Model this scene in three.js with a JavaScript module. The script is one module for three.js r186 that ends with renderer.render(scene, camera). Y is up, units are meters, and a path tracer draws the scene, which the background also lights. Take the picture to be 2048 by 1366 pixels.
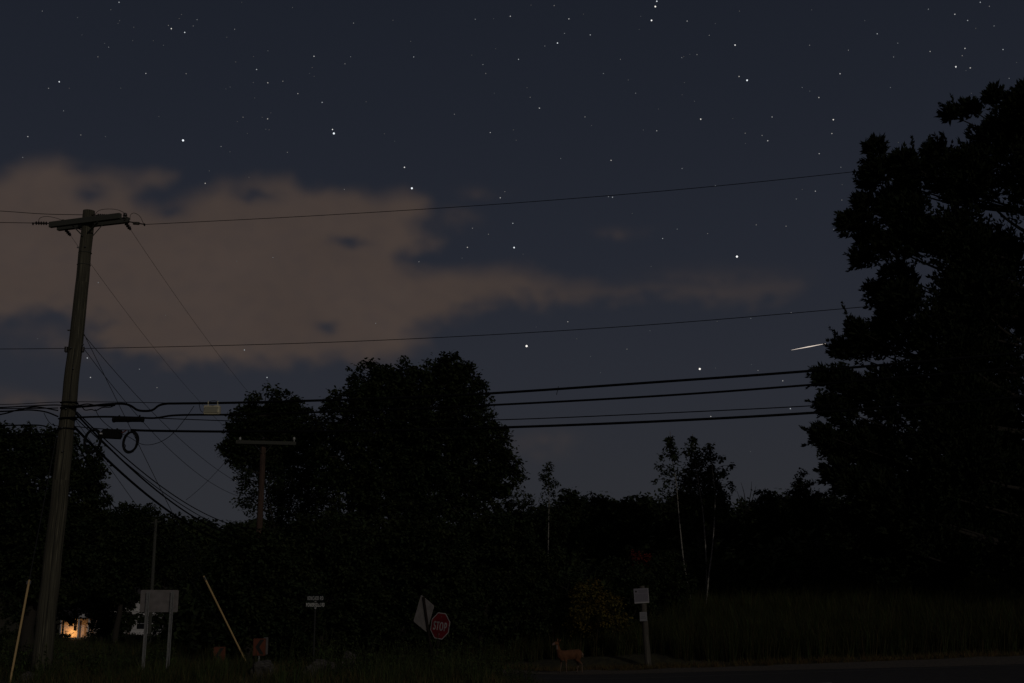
import * as THREE from 'three';
import { MarchingCubes } from 'three/addons/objects/MarchingCubes.js';
import { mergeGeometries } from 'three/addons/utils/BufferGeometryUtils.js';
import { RoundedBoxGeometry } from 'three/addons/geometries/RoundedBoxGeometry.js';
import { createNoise2D, createNoise3D } from 'simplex-noise';

// ---------------------------------------------------------------- camera, sky, moon, exposure
const R = THREE.MathUtils.degToRad;
const EYE = 2.75, PITCH = R(11.75), FOCAL = 2510;            // focal length in pixels of a 2048 x 1366 frame
const scene = new THREE.Scene();
const camera = new THREE.PerspectiveCamera(2 * Math.atan(683 / FOCAL) * 180 / Math.PI, 1024 / 683, 0.1, 3000);
camera.position.set(0, EYE, 0);
camera.rotation.set(PITCH, 0, 0);
const renderer = new THREE.WebGLRenderer({ antialias: true });
renderer.setSize(1024, 683);
renderer.toneMapping = THREE.LinearToneMapping;
renderer.toneMappingExposure = 1;
renderer.shadowMap.enabled = true;

const moon = new THREE.DirectionalLight(new THREE.Color(1, 0.93, 0.82), 0.21);
moon.position.set(60, 46, 62);                                // behind the camera, to its right
moon.target.position.set(0, 3, -45);
moon.castShadow = true;
moon.shadow.radius = 1;
moon.shadow.mapSize.set(4096, 4096);
Object.assign(moon.shadow.camera, { left: -120, right: 120, top: 90, bottom: -90, near: 1, far: 420 });
scene.add(moon, moon.target);

// seeded random numbers and noise
function rng(seed) { let s = seed | 0; return () => { s = (s + 0x6d2b79f5) | 0; let t = Math.imul(s ^ (s >>> 15), 1 | s); t = (t + Math.imul(t ^ (t >>> 7), 61 | t)) ^ t; return ((t ^ (t >>> 14)) >>> 0) / 4294967296; }; }
const n2 = createNoise2D(rng(11)), n3 = createNoise3D(rng(23));
const sstep = (a, b, t) => { const k = Math.min(1, Math.max(0, (t - a) / (b - a))); return k * k * (3 - 2 * k); };
const lerp = (a, b, t) => a + (b - a) * t;
function fbm3(x, y, z, o = 4) { let s = 0, a = 0.5, f = 1; for (let i = 0; i < o; i++) { s += a * n3(x * f, y * f, z * f); a *= 0.5; f *= 2.03; } return s; }
function fbm2(x, y, o = 4) { let s = 0, a = 0.5, f = 1; for (let i = 0; i < o; i++) { s += a * n2(x * f, y * f); a *= 0.5; f *= 2.03; } return s; }

// the night sky: deep blue air, paler low down, and broken cloud lit brown from a town
function nightSky() {
  const w = 2048, h = 1024, data = new Float32Array(w * h * 4);
  const air = [[0, .0262, .0272, .0316], [5, .0250, .0266, .0325], [10, .0215, .0240, .0328], [16, .0170, .0199, .0294], [22, .0136, .0165, .0252], [28, .0114, .0141, .0220], [50, .0092, .0117, .0195], [90, .0080, .0104, .018]];
  const bank = [[-29.03, 17.43], [-25.53, 16.92], [-23.19, 17.81], [-22.02, 18.58], [-20.57, 18.97], [-19.04, 18.47], [-17.08, 18.52], [-16.18, 18.34], [-16.80, 17.63], [-16.13, 17.47], [-14.59, 17.96], [-13.94, 18.41], [-12.35, 18.41], [-10.98, 18.76], [-9.10, 18.37], [-6.75, 18.13], [-5.06, 18.57], [-3.86, 18.10], [-4.49, 17.23], [-3.41, 16.17], [-5.40, 15.51], [-4.10, 14.86], [-0.57, 15.12], [2.03, 14.62], [6.46, 14.06], [9.25, 14.37], [11.53, 14.45], [13.31, 13.85], [12.05, 13.26], [4.12, 13.61], [-0.56, 13.39], [-2.20, 13.00], [-4.06, 12.47], [-3.63, 11.80], [-5.42, 10.90], [-9.76, 10.66], [-13.75, 10.27], [-16.37, 10.43], [-17.78, 10.83], [-18.11, 11.79], [-19.45, 12.20], [-20.91, 12.39], [-22.69, 11.77], [-26.52, 11.02], [-29.99, 12.67]];
  const holes = [[-16.4, 17.75, 1.1, .55], [-12.2, 18.0, 1.1, .34], [-8.56, 12.25, .42, .28], [-7.5, 16.15, .9, .2], [-19.2, 17.5, .7, .4], [-15.9, 17.0, .6, .3]];
  const wisps = [[-2.83, 17.33, .9, .45, .42], [4.88, 16.61, 1.1, .22, .28], [-1.41, 18.56, .9, .22, .3], [-21.24, 8.54, 2.6, .34, .6], [1.05, 7.03, 1.5, .65, .22], [-20.0, 11.1, 2.6, .7, .4], [-5.6, 17.6, 1.2, .4, .4], [9.5, 14.4, 3.0, .5, .35]];
  const inside = (x, y) => {                                    // signed distance to the bank's outline, degrees
    let best = 1e9, c = false;
    for (let i = 0, j = bank.length - 1; i < bank.length; j = i++) {
      const [x1, y1] = bank[j], [x2, y2] = bank[i], dx = x2 - x1, dy = y2 - y1;
      const t = Math.min(1, Math.max(0, ((x - x1) * dx + (y - y1) * dy) / (dx * dx + dy * dy)));
      best = Math.min(best, (x - x1 - t * dx) ** 2 + (y - y1 - t * dy) ** 2);
      if ((y1 > y) !== (y2 > y) && x < ((x2 - x1) * (y - y1)) / (y2 - y1) + x1) c = !c;
    }
    return (c ? 1 : -1) * Math.sqrt(best);
  };
  for (let row = 0; row < h; row++) {
    const el = (row + 0.5) / h * 180 - 90, up = R(el);
    let k = 0; while (k < air.length - 2 && air[k + 1][0] < el) k++;
    const t = Math.min(1, Math.max(0, (el - air[k][0]) / (air[k + 1][0] - air[k][0])));
    for (let col = 0; col < w; col++) {
      const th = ((col + 0.5) / w - 0.5) * 2 * Math.PI, x = Math.cos(th) * Math.cos(up), y = Math.sin(up), z = Math.sin(th) * Math.cos(up);
      const az = THREE.MathUtils.radToDeg(Math.atan2(x, -z));
      let d = 0;
      if (el > -2) {
        const q = 11, wob = fbm3(x * q, y * q * 1.7, z * q, 5), fine = fbm3(x * 46 + 9, y * 80, z * 46, 4);
        if (az > -33 && az < 16 && el > 5 && el < 21) {
          const s = inside(az + wob * 1.3 + fine * .35, el + wob * .55 + fine * .28);
          d = sstep(-.5, .75, s + fine * .2);
          for (const [a, e, ra, re] of holes) { const g = ((az + wob * .6 - a) / ra) ** 2 + ((el + fine * .3 - e) / re) ** 2; d *= 1 - .92 * Math.exp(-g * 1.1); }
          d *= 1 - .52 * sstep(-4, 8, az);
        }
        for (const [a, e, ra, re, m] of wisps) { const g = ((az + wob * 1.2 - a) / ra) ** 2 + ((el + wob * .35 + fine * .2 - e) / re) ** 2; d = Math.max(d, m * Math.exp(-g) * (0.85 + fine)); }
        const away = Math.max(sstep(27, 40, Math.abs(az)), sstep(30, 42, el));      // the same broken cloud all round
        if (away > 0) d = Math.max(d, away * .9 * sstep(.02, .3, fbm3(x * 3.1 + 5, y * 6.5, z * 3.1, 5)) * sstep(-2, 4, el));
        d = Math.min(1, Math.max(0, d)) * (.94 + fine * .14);
      }
      const o = (row * w + col) * 4, tone = 1 + .11 * fbm3(x * 6 + 3, y * 14, z * 6, 3);
      const cl = [.0600 * tone, .0446 * tone, .0385 * tone];
      for (let c = 0; c < 3; c++) data[o + c] = lerp(lerp(air[k][c + 1], air[k + 1][c + 1], t), cl[c], Math.min(.97, d));
      data[o + 3] = 1;
    }
  }
  const tex = new THREE.DataTexture(data, w, h, THREE.RGBAFormat, THREE.FloatType);
  tex.mapping = THREE.EquirectangularReflectionMapping; tex.colorSpace = THREE.LinearSRGBColorSpace;
  tex.magFilter = tex.minFilter = THREE.LinearFilter; tex.needsUpdate = true;
  return tex;
}
scene.background = scene.environment = nightSky();

// ---------------------------------------------------------------- helpers
const V = (x, y, z) => new THREE.Vector3(x, y, z);
function at(px, py, D) {                                        // the place that stands at that point of the view, D metres in front of the camera
  const x = (px - 1024) / FOCAL, y = (683 - py) / FOCAL, Y = y * Math.cos(PITCH) + Math.sin(PITCH), Z = Math.cos(PITCH) - y * Math.sin(PITCH);
  return V(x / Z * D, EYE + Y / Z * D, -D);
}
const used = new Map();
function numbered(n) { const k = used.get(n) || 0; used.set(n, k + 1); return k ? n + '_' + String(k).padStart(3, '0') : n; }
function tag(o, label, category, group) { o.userData.label = label; o.userData.category = category; if (group) o.userData.group = group; return o; }
function thing(name, label, category, pos = V(0, 0, 0), group) { const g = new THREE.Group(); g.name = numbered(name); g.position.copy(pos); scene.add(g); return tag(g, label, category, group); }
function mesh(name, geo, mat, parent, world) {                  // world: geometry is given in world coordinates and moved into its parent's frame
  const m = new THREE.Mesh(geo, mat); m.name = parent && parent !== scene ? name : numbered(name); m.castShadow = m.receiveShadow = true;
  (parent || scene).add(m);
  if (world && parent) { parent.updateMatrixWorld(true); geo.applyMatrix4(parent.matrixWorld.clone().invert()); }
  return m;
}
function structure(name, geo, mat) { const m = mesh(name, geo, mat); m.userData.kind = 'structure'; return m; }

class GB {                                                      // collects triangles
  constructor() { this.p = []; this.i = []; this.c = []; this.u = []; }
  get n() { return this.p.length / 3; }
  tube(pts, r0, r1, sides = 6, cap = false, power = 1) {        // tapered tube along points
    const b = this.n, m = pts.length, t = V(), u = V(), v = V(); let ref = null, len = 0;
    for (let k = 0; k < m; k++) {
      t.subVectors(pts[Math.min(m - 1, k + 1)], pts[Math.max(0, k - 1)]).normalize();
      if (!ref) ref = Math.abs(t.y) < .9 ? V(0, 1, 0) : V(1, 0, 0);
      u.crossVectors(t, ref).normalize(); v.crossVectors(u, t).normalize(); ref.copy(v);
      if (k) len += pts[k].distanceTo(pts[k - 1]);
      const r = lerp(r0, r1, Math.pow(k / (m - 1), power));
      for (let s = 0; s <= sides; s++) { const a = s / sides * Math.PI * 2, c = Math.cos(a) * r, d = Math.sin(a) * r; this.p.push(pts[k].x + u.x * c + v.x * d, pts[k].y + u.y * c + v.y * d, pts[k].z + u.z * c + v.z * d); this.u.push(s / sides, len); }
    }
    for (let k = 0; k < m - 1; k++) for (let s = 0; s < sides; s++) { const a = b + k * (sides + 1) + s, d = a + sides + 1; this.i.push(a, a + 1, d, a + 1, d + 1, d); }
    if (cap) for (const [k, q] of [[0, pts[0]], [m - 1, pts[m - 1]]]) { const c = this.n; this.p.push(q.x, q.y, q.z); this.u.push(.5, 0); for (let s = 0; s < sides; s++) { const a = b + k * (sides + 1) + s; k ? this.i.push(a, a + 1, c) : this.i.push(a + 1, a, c); } }
    return this;
  }
  leaf(x, y, z, L, W, rand, col, droop = 0.3) {                 // a folded leaf of two faces
    const a = rand() * 6.283, e = (rand() - .55) * 2.0, ce = Math.cos(e), dx = Math.cos(a) * ce, dz = Math.sin(a) * ce, dy = Math.sin(e) - droop * .5;
    const l = 1 / Math.hypot(dx, dy, dz), ax = dx * l, ay = dy * l, azz = dz * l;
    let sx = -azz, sy = (rand() - .5) * 1.4, sz = ax; const q = 1 / Math.hypot(sx, sy, sz); sx *= q * W; sy *= q * W; sz *= q * W;
    const b = this.n, fx = (rand() - .5) * .25 * W;
    this.p.push(x, y, z, x + ax * L * .45 + sx, y + ay * L * .45 + sy + fx, z + azz * L * .45 + sz, x + ax * L, y + ay * L, z + azz * L, x + ax * L * .45 - sx, y + ay * L * .45 - sy + fx, z + azz * L * .45 - sz);
    this.i.push(b, b + 1, b + 2, b, b + 2, b + 3);
    for (let k = 0; k < 4; k++) this.c.push(col[0], col[1], col[2]);
  }
  tri(a, b, c, col) { const n = this.n; this.p.push(a.x, a.y, a.z, b.x, b.y, b.z, c.x, c.y, c.z); this.i.push(n, n + 1, n + 2); if (col) for (let k = 0; k < 3; k++) this.c.push(...col); }
  geo(smooth = true) {
    const g = new THREE.BufferGeometry();
    g.setAttribute('position', new THREE.BufferAttribute(new Float32Array(this.p), 3));
    if (this.c.length === this.p.length) g.setAttribute('color', new THREE.BufferAttribute(new Float32Array(this.c), 3));
    if (this.u.length / 2 === this.n) g.setAttribute('uv', new THREE.BufferAttribute(new Float32Array(this.u), 2));
    g.setIndex(new THREE.BufferAttribute(new Uint32Array(this.i), 1));
    if (smooth) g.computeVertexNormals();
    return g;
  }
}
function texture(w, h, f, srgb = true, rx = 1, ry = 1) {        // f(u, v) -> [r, g, b] 0..1
  const d = new Uint8Array(w * h * 4);
  for (let y = 0; y < h; y++) for (let x = 0; x < w; x++) { const c = f(x / w, y / h), o = (y * w + x) * 4; for (let k = 0; k < 3; k++) d[o + k] = Math.max(0, Math.min(255, c[k] * 255)); d[o + 3] = 255; }
  const t = new THREE.DataTexture(d, w, h); t.wrapS = t.wrapT = THREE.RepeatWrapping; t.magFilter = THREE.LinearFilter; t.minFilter = THREE.LinearMipmapLinearFilter; t.generateMipmaps = true;
  if (srgb) t.colorSpace = THREE.SRGBColorSpace; t.repeat.set(rx, ry); t.needsUpdate = true; return t;
}
const ring = (u, k) => [Math.cos(u * 6.2832) * k, Math.sin(u * 6.2832) * k];
const col = (r, g, b) => new THREE.Color().setRGB(r, g, b);
const std = (c, roughness = .9, extra = {}) => new THREE.MeshStandardMaterial({ color: c, roughness, ...extra });

// ---------------------------------------------------------------- materials
const poleTex = texture(256, 1024, (u, v) => {                  // weathered treated timber: long grain, checks, pale scuffs
  const [a, b] = ring(u, 1.4), g = n3(a * 5, b * 5, v * 2.5), f = n3(a * 16, b * 16, v * 7), chk = Math.max(0, n3(a * 9 + 4, b * 9, v * 1.6) - .45) * 2.2, pale = Math.max(0, n3(a * 2 + 8, b * 2, v * 5) - .42) * .7;
  const k = .335 + .07 * g + .05 * f - .2 * chk + pale * .34;
  return [k * 1.0, k * .96, k * .80];
});
const poleBump = texture(256, 1024, (u, v) => { const [a, b] = ring(u, 1.4); const k = .6 + .2 * n3(a * 16, b * 16, v * 5) - .5 * Math.max(0, n3(a * 9 + 4, b * 9, v * 1.6) - .45) * 2; return [k, k, k]; }, false);
const M = {};
M.pole = std(0xffffff, .92, { map: poleTex.clone(), bumpMap: poleBump.clone(), bumpScale: .008 }); M.pole.map.repeat.set(1, .22); M.pole.bumpMap.repeat.set(1, .22);
M.farPole = std(col(1.0, .66, .70), .92, { map: M.pole.map });
M.arm = std(col(.085, .086, .072), .95, { bumpMap: M.pole.bumpMap, bumpScale: .004 });
M.greyWood = std(col(1.15, 1.12, 1.35), .95, { map: M.pole.map, bumpMap: M.pole.bumpMap, bumpScale: .006 });
M.wire = new THREE.MeshPhysicalMaterial({ color: col(.005, .005, .006), roughness: .85, specularIntensity: .3 });
M.bareWire = std(col(.05, .05, .05), .5, { metalness: .5 });
M.black = new THREE.MeshPhysicalMaterial({ color: col(.006, .006, .006), roughness: .7, specularIntensity: .4 });
M.porcelain = std(col(.035, .028, .025), .25);
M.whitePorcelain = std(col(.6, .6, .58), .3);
M.steel = std(col(.20, .20, .195), .55, { metalness: .55 });
M.galv = std(0xffffff, .6, { metalness: .15, map: texture(128, 128, (u, v) => { const [a, b] = ring(u, 1.5), [c, d] = ring(v, 1.5); const k = .56 + .05 * n3(a * 3 + c, b * 3 + d, c * 2) + .03 * n3(a * 9, b * 9 + c * 9, d * 9); return [k, k, k * .99]; }) });
M.alu = std(0xffffff, .62, { metalness: .1, map: texture(256, 256, (u, v) => { const k = .53 + .04 * n2(u * 3, v * 2.4) + .02 * n2(u * 26, v * 17) - .05 * Math.max(0, n2(u * 6 + 4, v * 1.6) - .4); return [k, k * .955, k * .94]; }) });
M.guard = std(col(.72, .50, .22), .6);
M.box = std(col(.78, .72, .52), .6);
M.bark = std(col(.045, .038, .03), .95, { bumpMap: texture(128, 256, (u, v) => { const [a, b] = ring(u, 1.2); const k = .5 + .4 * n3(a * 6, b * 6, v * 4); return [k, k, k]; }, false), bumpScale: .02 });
M.birch = std(0xffffff, .8, { map: texture(64, 512, (u, v) => { const [a, b] = ring(u, .7); const band = Math.max(0, n3(a * .9, b * .9, v * 34) - .35) * 2.4, scar = Math.max(0, n3(a * 2 + 5, b * 2, v * 9) - .3) * 2; const k = Math.max(.1, .66 - .35 * band - .5 * scar); return [k, k * .97, k * .92]; }) });
const matt = (roughness) => new THREE.MeshPhysicalMaterial({ color: 0xffffff, roughness, specularIntensity: .35, vertexColors: true });
M.leaf = matt(.8); M.needle = matt(.9); M.grass = matt(.9);
M.rock = std(0xffffff, .95, { map: texture(256, 256, (u, v) => { const [a, b] = ring(u, 1), [c, d] = ring(v, 1); const k = .31 + .10 * n3(a * 2 + c, b * 2 + d, c * 2) + .07 * n3(a * 7 + c * 5, b * 7, d * 7); return [k * 1.03, k * .98, k * .92]; }) });
M.ground = std(0xffffff, 1, { map: texture(512, 512, (u, v) => { const [a, b] = ring(u, 1), [c, d] = ring(v, 1); const g = n3(a * 3 + c, b * 3 + d, c * 3), f = n3(a * 13 + c * 9, b * 13 + d * 9, d * 11), s = n3(a * 30, b * 30 + c * 28, d * 30); const k = .24 + .05 * g + .05 * f + .04 * s; return [k * 1.04, k, k * .66]; }) });
M.asphalt = std(0xffffff, .93, { map: texture(512, 512, (u, v) => { const [a, b] = ring(u, 1), [c, d] = ring(v, 1); const g = n3(a * 2 + c, b * 2 + d, c * 2), s = n3(a * 34, b * 34 + c * 30, d * 34), cr = Math.max(0, 1 - Math.abs(n3(a * 4 + 3, b * 4 + c * 3, d * 4)) * 22); const k = .20 + .03 * g + .035 * s - .06 * cr; return [k, k * .98, k * .97]; }) });
M.gravel = std(0xffffff, 1, { map: texture(256, 256, (u, v) => { const [a, b] = ring(u, 1), [c, d] = ring(v, 1); const k = .33 + .06 * n3(a * 5 + c, b * 5 + d, c * 5) + .1 * n3(a * 22, b * 22 + c * 20, d * 22); return [k * 1.05, k * .97, k * .85]; }) });
M.paint = std(col(.42, .42, .40), .8);

// ---------------------------------------------------------------- terrain
const roadY = (x) => .0 + .058 * (x < 1 ? 0 : x < 5 ? (x - 1) ** 2 / 8 : x - 3);
const farD = (x) => 53 - .42 * (Math.max(-40, Math.min(60, x)) - 1.6);
const nearD = (x) => farD(x) - lerp(7.2, 24, sstep(-1, 6, x));
function H(x, z) {
  const D = -z, side = sstep(-2.5, 3, x), e0 = lerp(31, 10, side), e1 = e0 + lerp(9, 15, side);
  let y = lerp(1.12, roadY(x), sstep(e0, e1, D));
  y += 1.25 * sstep(2, 11, D - farD(x)) * sstep(2, 9, x) + .5 * sstep(1.2, 4, D - farD(x)) * sstep(-4, 6, x);
  y -= 2.2 * sstep(56, 170, D) * sstep(6, -18, x);
  const hill = sstep(215, 430, Math.hypot(x * .8, D)) * (D > 0 ? 1 : .25);
  y += hill * (13 + 4.2 * sstep(-30, -95, x) + 4 * n2(x / 160 + 3, D / 200));
  if (D > 56) y += .35 * n2(x / 14, z / 14) * sstep(56, 75, D);
  y += .05 * n2(x / 2.3, z / 2.3) * (1 - sstep(34, 42, D) * (D < farD(x) ? 1 : 0)) * (D < 100 ? 1 : 0);
  return y;
}
const paved = (x, D) => D < farD(x) && D > nearD(x);
{
  const xs = [], ds = [];
  for (let x = -900; x < -40; x += x < -120 ? 60 : 8) xs.push(x);
  for (let x = -40; x <= 40; x += .8) xs.push(x);
  for (let x = 48; x <= 900; x += x > 120 ? 60 : 8) xs.push(x);
  for (let d = -300; d < 8; d += d < -40 ? 50 : 8) ds.push(d);
  for (let d = 8; d <= 76; d += .8) ds.push(d);
  for (let d = 80; d <= 1500; d += d < 260 ? 6 : d < 520 ? 14 : 90) ds.push(d);
  const p = [], uv = [], ix = [];
  for (const d of ds) for (const x of xs) { p.push(x, H(x, -d) - (paved(x, d) ? .05 : 0), -d); uv.push(x / 6, d / 6); }
  for (let j = 0; j < ds.length - 1; j++) for (let i = 0; i < xs.length - 1; i++) { const a = j * xs.length + i, b = a + xs.length; ix.push(a, a + 1, b, a + 1, b + 1, b); }
  const g = new THREE.BufferGeometry(); g.setAttribute('position', new THREE.Float32BufferAttribute(p, 3)); g.setAttribute('uv', new THREE.Float32BufferAttribute(uv, 2)); g.setIndex(ix); g.computeVertexNormals();
  structure('ground', g, M.ground);
}
function strip(name, mat, x0, x1, dx, dA, dB, nD, lift) {       // a sheet of the road between two edges
  const p = [], uv = [], ix = [], nx = Math.round((x1 - x0) / dx);
  for (let i = 0; i <= nx; i++) for (let j = 0; j <= nD; j++) { const x = lerp(x0, x1, i / nx), D = lerp(dA(x), dB(x), j / nD); p.push(x, H(x, -D) + lift, -D); uv.push(x / 4, D / 4); }
  for (let i = 0; i < nx; i++) for (let j = 0; j < nD; j++) { const a = i * (nD + 1) + j, b = a + nD + 1; ix.push(a, b, a + 1, b, b + 1, a + 1); }
  const g = new THREE.BufferGeometry(); g.setAttribute('position', new THREE.Float32BufferAttribute(p, 3)); g.setAttribute('uv', new THREE.Float32BufferAttribute(uv, 2)); g.setIndex(ix); g.computeVertexNormals();
  return structure(name, g, mat);
}
const shoulder = (x) => 2.6 + 2.2 * sstep(4, 16, x) + .12 * n2(x * .8, 8);
strip('road', M.asphalt, -40, 40, .8, nearD, (x) => farD(x) - shoulder(x), 30, .012);
strip('road_shoulder', M.gravel, -40, 40, .8, (x) => farD(x) - shoulder(x), (x) => farD(x) + .35 * n2(x * .9, 3), 6, .016);
strip('road_marking', M.paint, 6.4, 9.6, .4, () => 38.9, () => 39.02, 1, .02);
strip('road_marking', M.paint, -40, 40, .8, (x) => farD(x) - 5.4, (x) => farD(x) - 5.3, 1, .018).material = std(col(.16, .155, .14), .9);

// ---------------------------------------------------------------- stars and the bright streak
{
  const sky = new THREE.Group(); sky.name = 'sky'; sky.userData.kind = 'structure'; scene.add(sky);
  const far = 1100, ball = new THREE.IcosahedronGeometry(1, 1);
  const towards = (az, el, d = far) => V(Math.sin(R(az)) * Math.cos(R(el)) * d, EYE + Math.sin(R(el)) * d, -Math.cos(R(az)) * Math.cos(R(el)) * d);
  const look = { 1: [.32, .085], 2: [.36, .19], 3: [.42, .4], 4: [.52, .75], 5: [.64, 1], 6: [.86, 1.1] };
  const tables = [
    [1, [-19.06, 25.29, -15.88, 25.48, -15.97, 25.30, -18.64, 24.89, -18.70, 24.77, -17.99, 24.70, -20.24, 24.09, -19.23, 23.87, -13.74, 24.74, -10.71, 26.25, -13.12, 26.27, -18.00, 24.14, -17.08, 24.25, -16.61, 24.11, -20.61, 21.82, -18.39, 22.10, -11.79, 24.33, -12.45, 24.03, -13.27, 23.73, -12.41, 22.92, -13.47, 22.64, -13.66, 22.54, -12.31, 22.26, -9.67, 23.76, -9.79, 23.50, -9.56, 23.39, -18.91, 19.98, -13.06, 21.18, -11.92, 21.45, -11.53, 21.67, -11.73, 20.94, -11.58, 20.93, -12.58, 20.70, -13.33, 19.84, -14.23, 18.94, -12.41, 18.79, -16.62, 21.08, -20.49, 24.77, -5.84, 25.99, -4.96, 25.12, -0.91, 26.17, 0.94, 26.75, 3.52, 26.33, -0.80, 24.88, -1.97, 24.59, 0.73, 23.18, -0.86, 22.94, 0.07, 21.32, 0.20, 20.86, 3.84, 21.47, 5.65, 23.42, 6.23, 25.58, 6.32, 26.14, 8.35, 24.31, 8.34, 23.19, 8.21, 22.66, 7.07, 22.09, 6.32, 21.20, -7.05, 22.41, -6.14, 21.04, -5.64, 20.73, 5.71, 17.50, 11.08, 26.07, 9.91, 25.63, 8.64, 24.39, 8.79, 22.35, 10.57, 21.49, 11.11, 20.36, 14.19, 22.40, 16.87, 25.11, 14.47, 25.82, 18.01, 19.83, 13.62, 18.17, 15.42, 18.24, 21.71, 24.15, 21.15, 22.49, 23.16, 21.63, 21.30, 21.52, 21.92, 20.77, 23.30, 22.51, 0.52, 15.73, 6.54, 15.08, 3.02, 11.86, 6.42, 12.17, 3.65, 11.05, 9.36, 10.40, 10.98, 10.51, 9.51, 12.50, 1.13, 12.41, 4.10, 10.30, -12.79, 15.05, -21.12, 11.10, -15.81, 12.47, -2.36, 15.54, 10.79, 6.62]],
    [2, [-22.02, 24.81, -15.15, 25.34, -16.44, 24.96, -15.31, 25.06, -19.04, 23.74, -19.48, 23.28, -13.39, 25.11, -15.51, 23.02, -21.49, 21.70, -20.78, 20.85, -11.03, 23.08, -8.11, 24.01, -19.97, 19.93, -22.33, 18.70, -12.81, 21.39, -13.75, 20.04, -10.69, 20.00, -7.97, 18.49, -7.75, 25.78, -7.85, 24.33, -1.81, 26.14, 2.08, 26.72, 2.58, 25.52, 1.61, 24.99, -1.42, 24.19, -1.28, 23.80, 0.88, 22.76, -2.79, 21.99, 3.53, 21.86, 4.45, 23.74, 5.29, 24.33, 5.99, 22.83, 8.25, 24.27, 2.34, 20.03, 8.11, 19.42, -0.34, 18.56, 4.60, 18.28, -1.88, 16.90, 7.80, 16.72, 9.60, 25.15, 8.98, 24.36, 11.12, 20.81, 11.90, 20.66, 13.85, 22.59, 16.05, 23.96, 14.29, 24.35, 18.28, 24.00, 18.05, 23.45, 17.82, 22.19, 15.41, 19.00, 15.37, 17.57, 13.33, 17.77, 9.64, 18.58, 11.46, 16.74, 12.81, 16.60, 14.94, 16.32, 19.73, 25.22, 21.04, 23.12, 22.49, 24.13, 22.93, 21.91, 22.36, 24.95, 9.21, 16.46, 5.34, 11.35, 11.27, 10.23, 11.04, 12.58, 12.86, 12.75, -18.78, 13.70, -11.16, 15.30, -16.00, 9.28, -16.80, 10.05, -6.35, 12.51, -1.12, 16.63, -4.39, 15.34]],
    [3, [-18.72, 25.64, -17.32, 22.84, -12.28, 23.49, -11.73, 22.96, -10.30, 22.59, -9.60, 24.25, -9.14, 22.28, -22.19, 19.59, -11.67, 21.40, -14.38, 18.38, -4.80, 24.45, -0.08, 26.28, 2.80, 26.14, 3.84, 25.43, 0.32, 24.42, 1.33, 22.28, -1.05, 21.20, 6.96, 21.14, 4.75, 19.90, -0.56, 18.28, 4.79, 18.25, 0.04, 17.13, 8.56, 25.82, 10.94, 23.29, 12.40, 21.43, 12.15, 20.41, 14.59, 22.09, 15.61, 23.01, 17.39, 24.50, 15.09, 20.49, 17.00, 20.17, 14.47, 19.67, 14.21, 18.05, 20.86, 24.85, 21.39, 24.52, 19.67, 23.48, 21.18, 23.40, 21.34, 22.57, 22.78, 23.12, 21.99, 25.17, 7.11, 16.32, 2.61, 12.64, 12.35, 9.73, 9.08, 8.23, 12.63, 8.48, -19.02, 10.41, -18.83, 9.58, -12.27, 11.11, -11.21, 9.92, -2.11, 16.03, -12.41, 5.30]],
    [4, [-16.30, 24.84, -15.68, 24.75, -21.06, 22.03, -8.61, 21.12, 2.23, 25.11, 7.12, 26.74, -5.15, 19.58, 10.81, 24.65, 9.06, 21.55, 15.19, 21.08, 20.73, 22.70]],
    [5, [7.04, 26.52, 6.84, 25.94, 11.31, 23.10, 0.10, 16.03]],
    [6, [-15.48, 20.16, -8.54, 20.95, -4.78, 18.65, 10.52, 15.37, 0.68, 11.54, 8.65, 10.38]],
  ];
  const rand = rng(5);
  for (const [mag, list] of tables) {
    const [r, e] = look[mag];
    const mats = [[1, .96, .9], [.88, .94, 1], [1, 1, 1]].map((c) => new THREE.MeshStandardMaterial({ color: 0x000000, roughness: 1, emissive: col(...c), emissiveIntensity: e }));
    for (let k = 0; k < list.length; k += 2) {
      const s = mesh('star', ball, mats[Math.floor(rand() * 3)], sky);
      s.position.copy(towards(list[k], list[k + 1])); s.scale.setScalar(r * (.85 + .3 * rand())); s.castShadow = false;
    }
  }
  const A = towards(12.79, 11.085), B = towards(14.33, 11.305), pts = [];
  for (let k = 0; k <= 16; k++) pts.push(A.clone().lerp(B, k / 16));
  const g = new GB(), half = 8; g.tube(pts.slice(0, half + 1), .08, .38, 6); g.tube(pts.slice(half), .38, .1, 6);
  const m = mesh('meteor_streak', g.geo(), new THREE.MeshStandardMaterial({ color: 0, roughness: 1, emissive: col(1, .86, .74), emissiveIntensity: .85 }));
  m.castShadow = false; tag(m, 'thin bright streak of a meteor in the sky beside the dark conifer', 'meteor');
}

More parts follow.
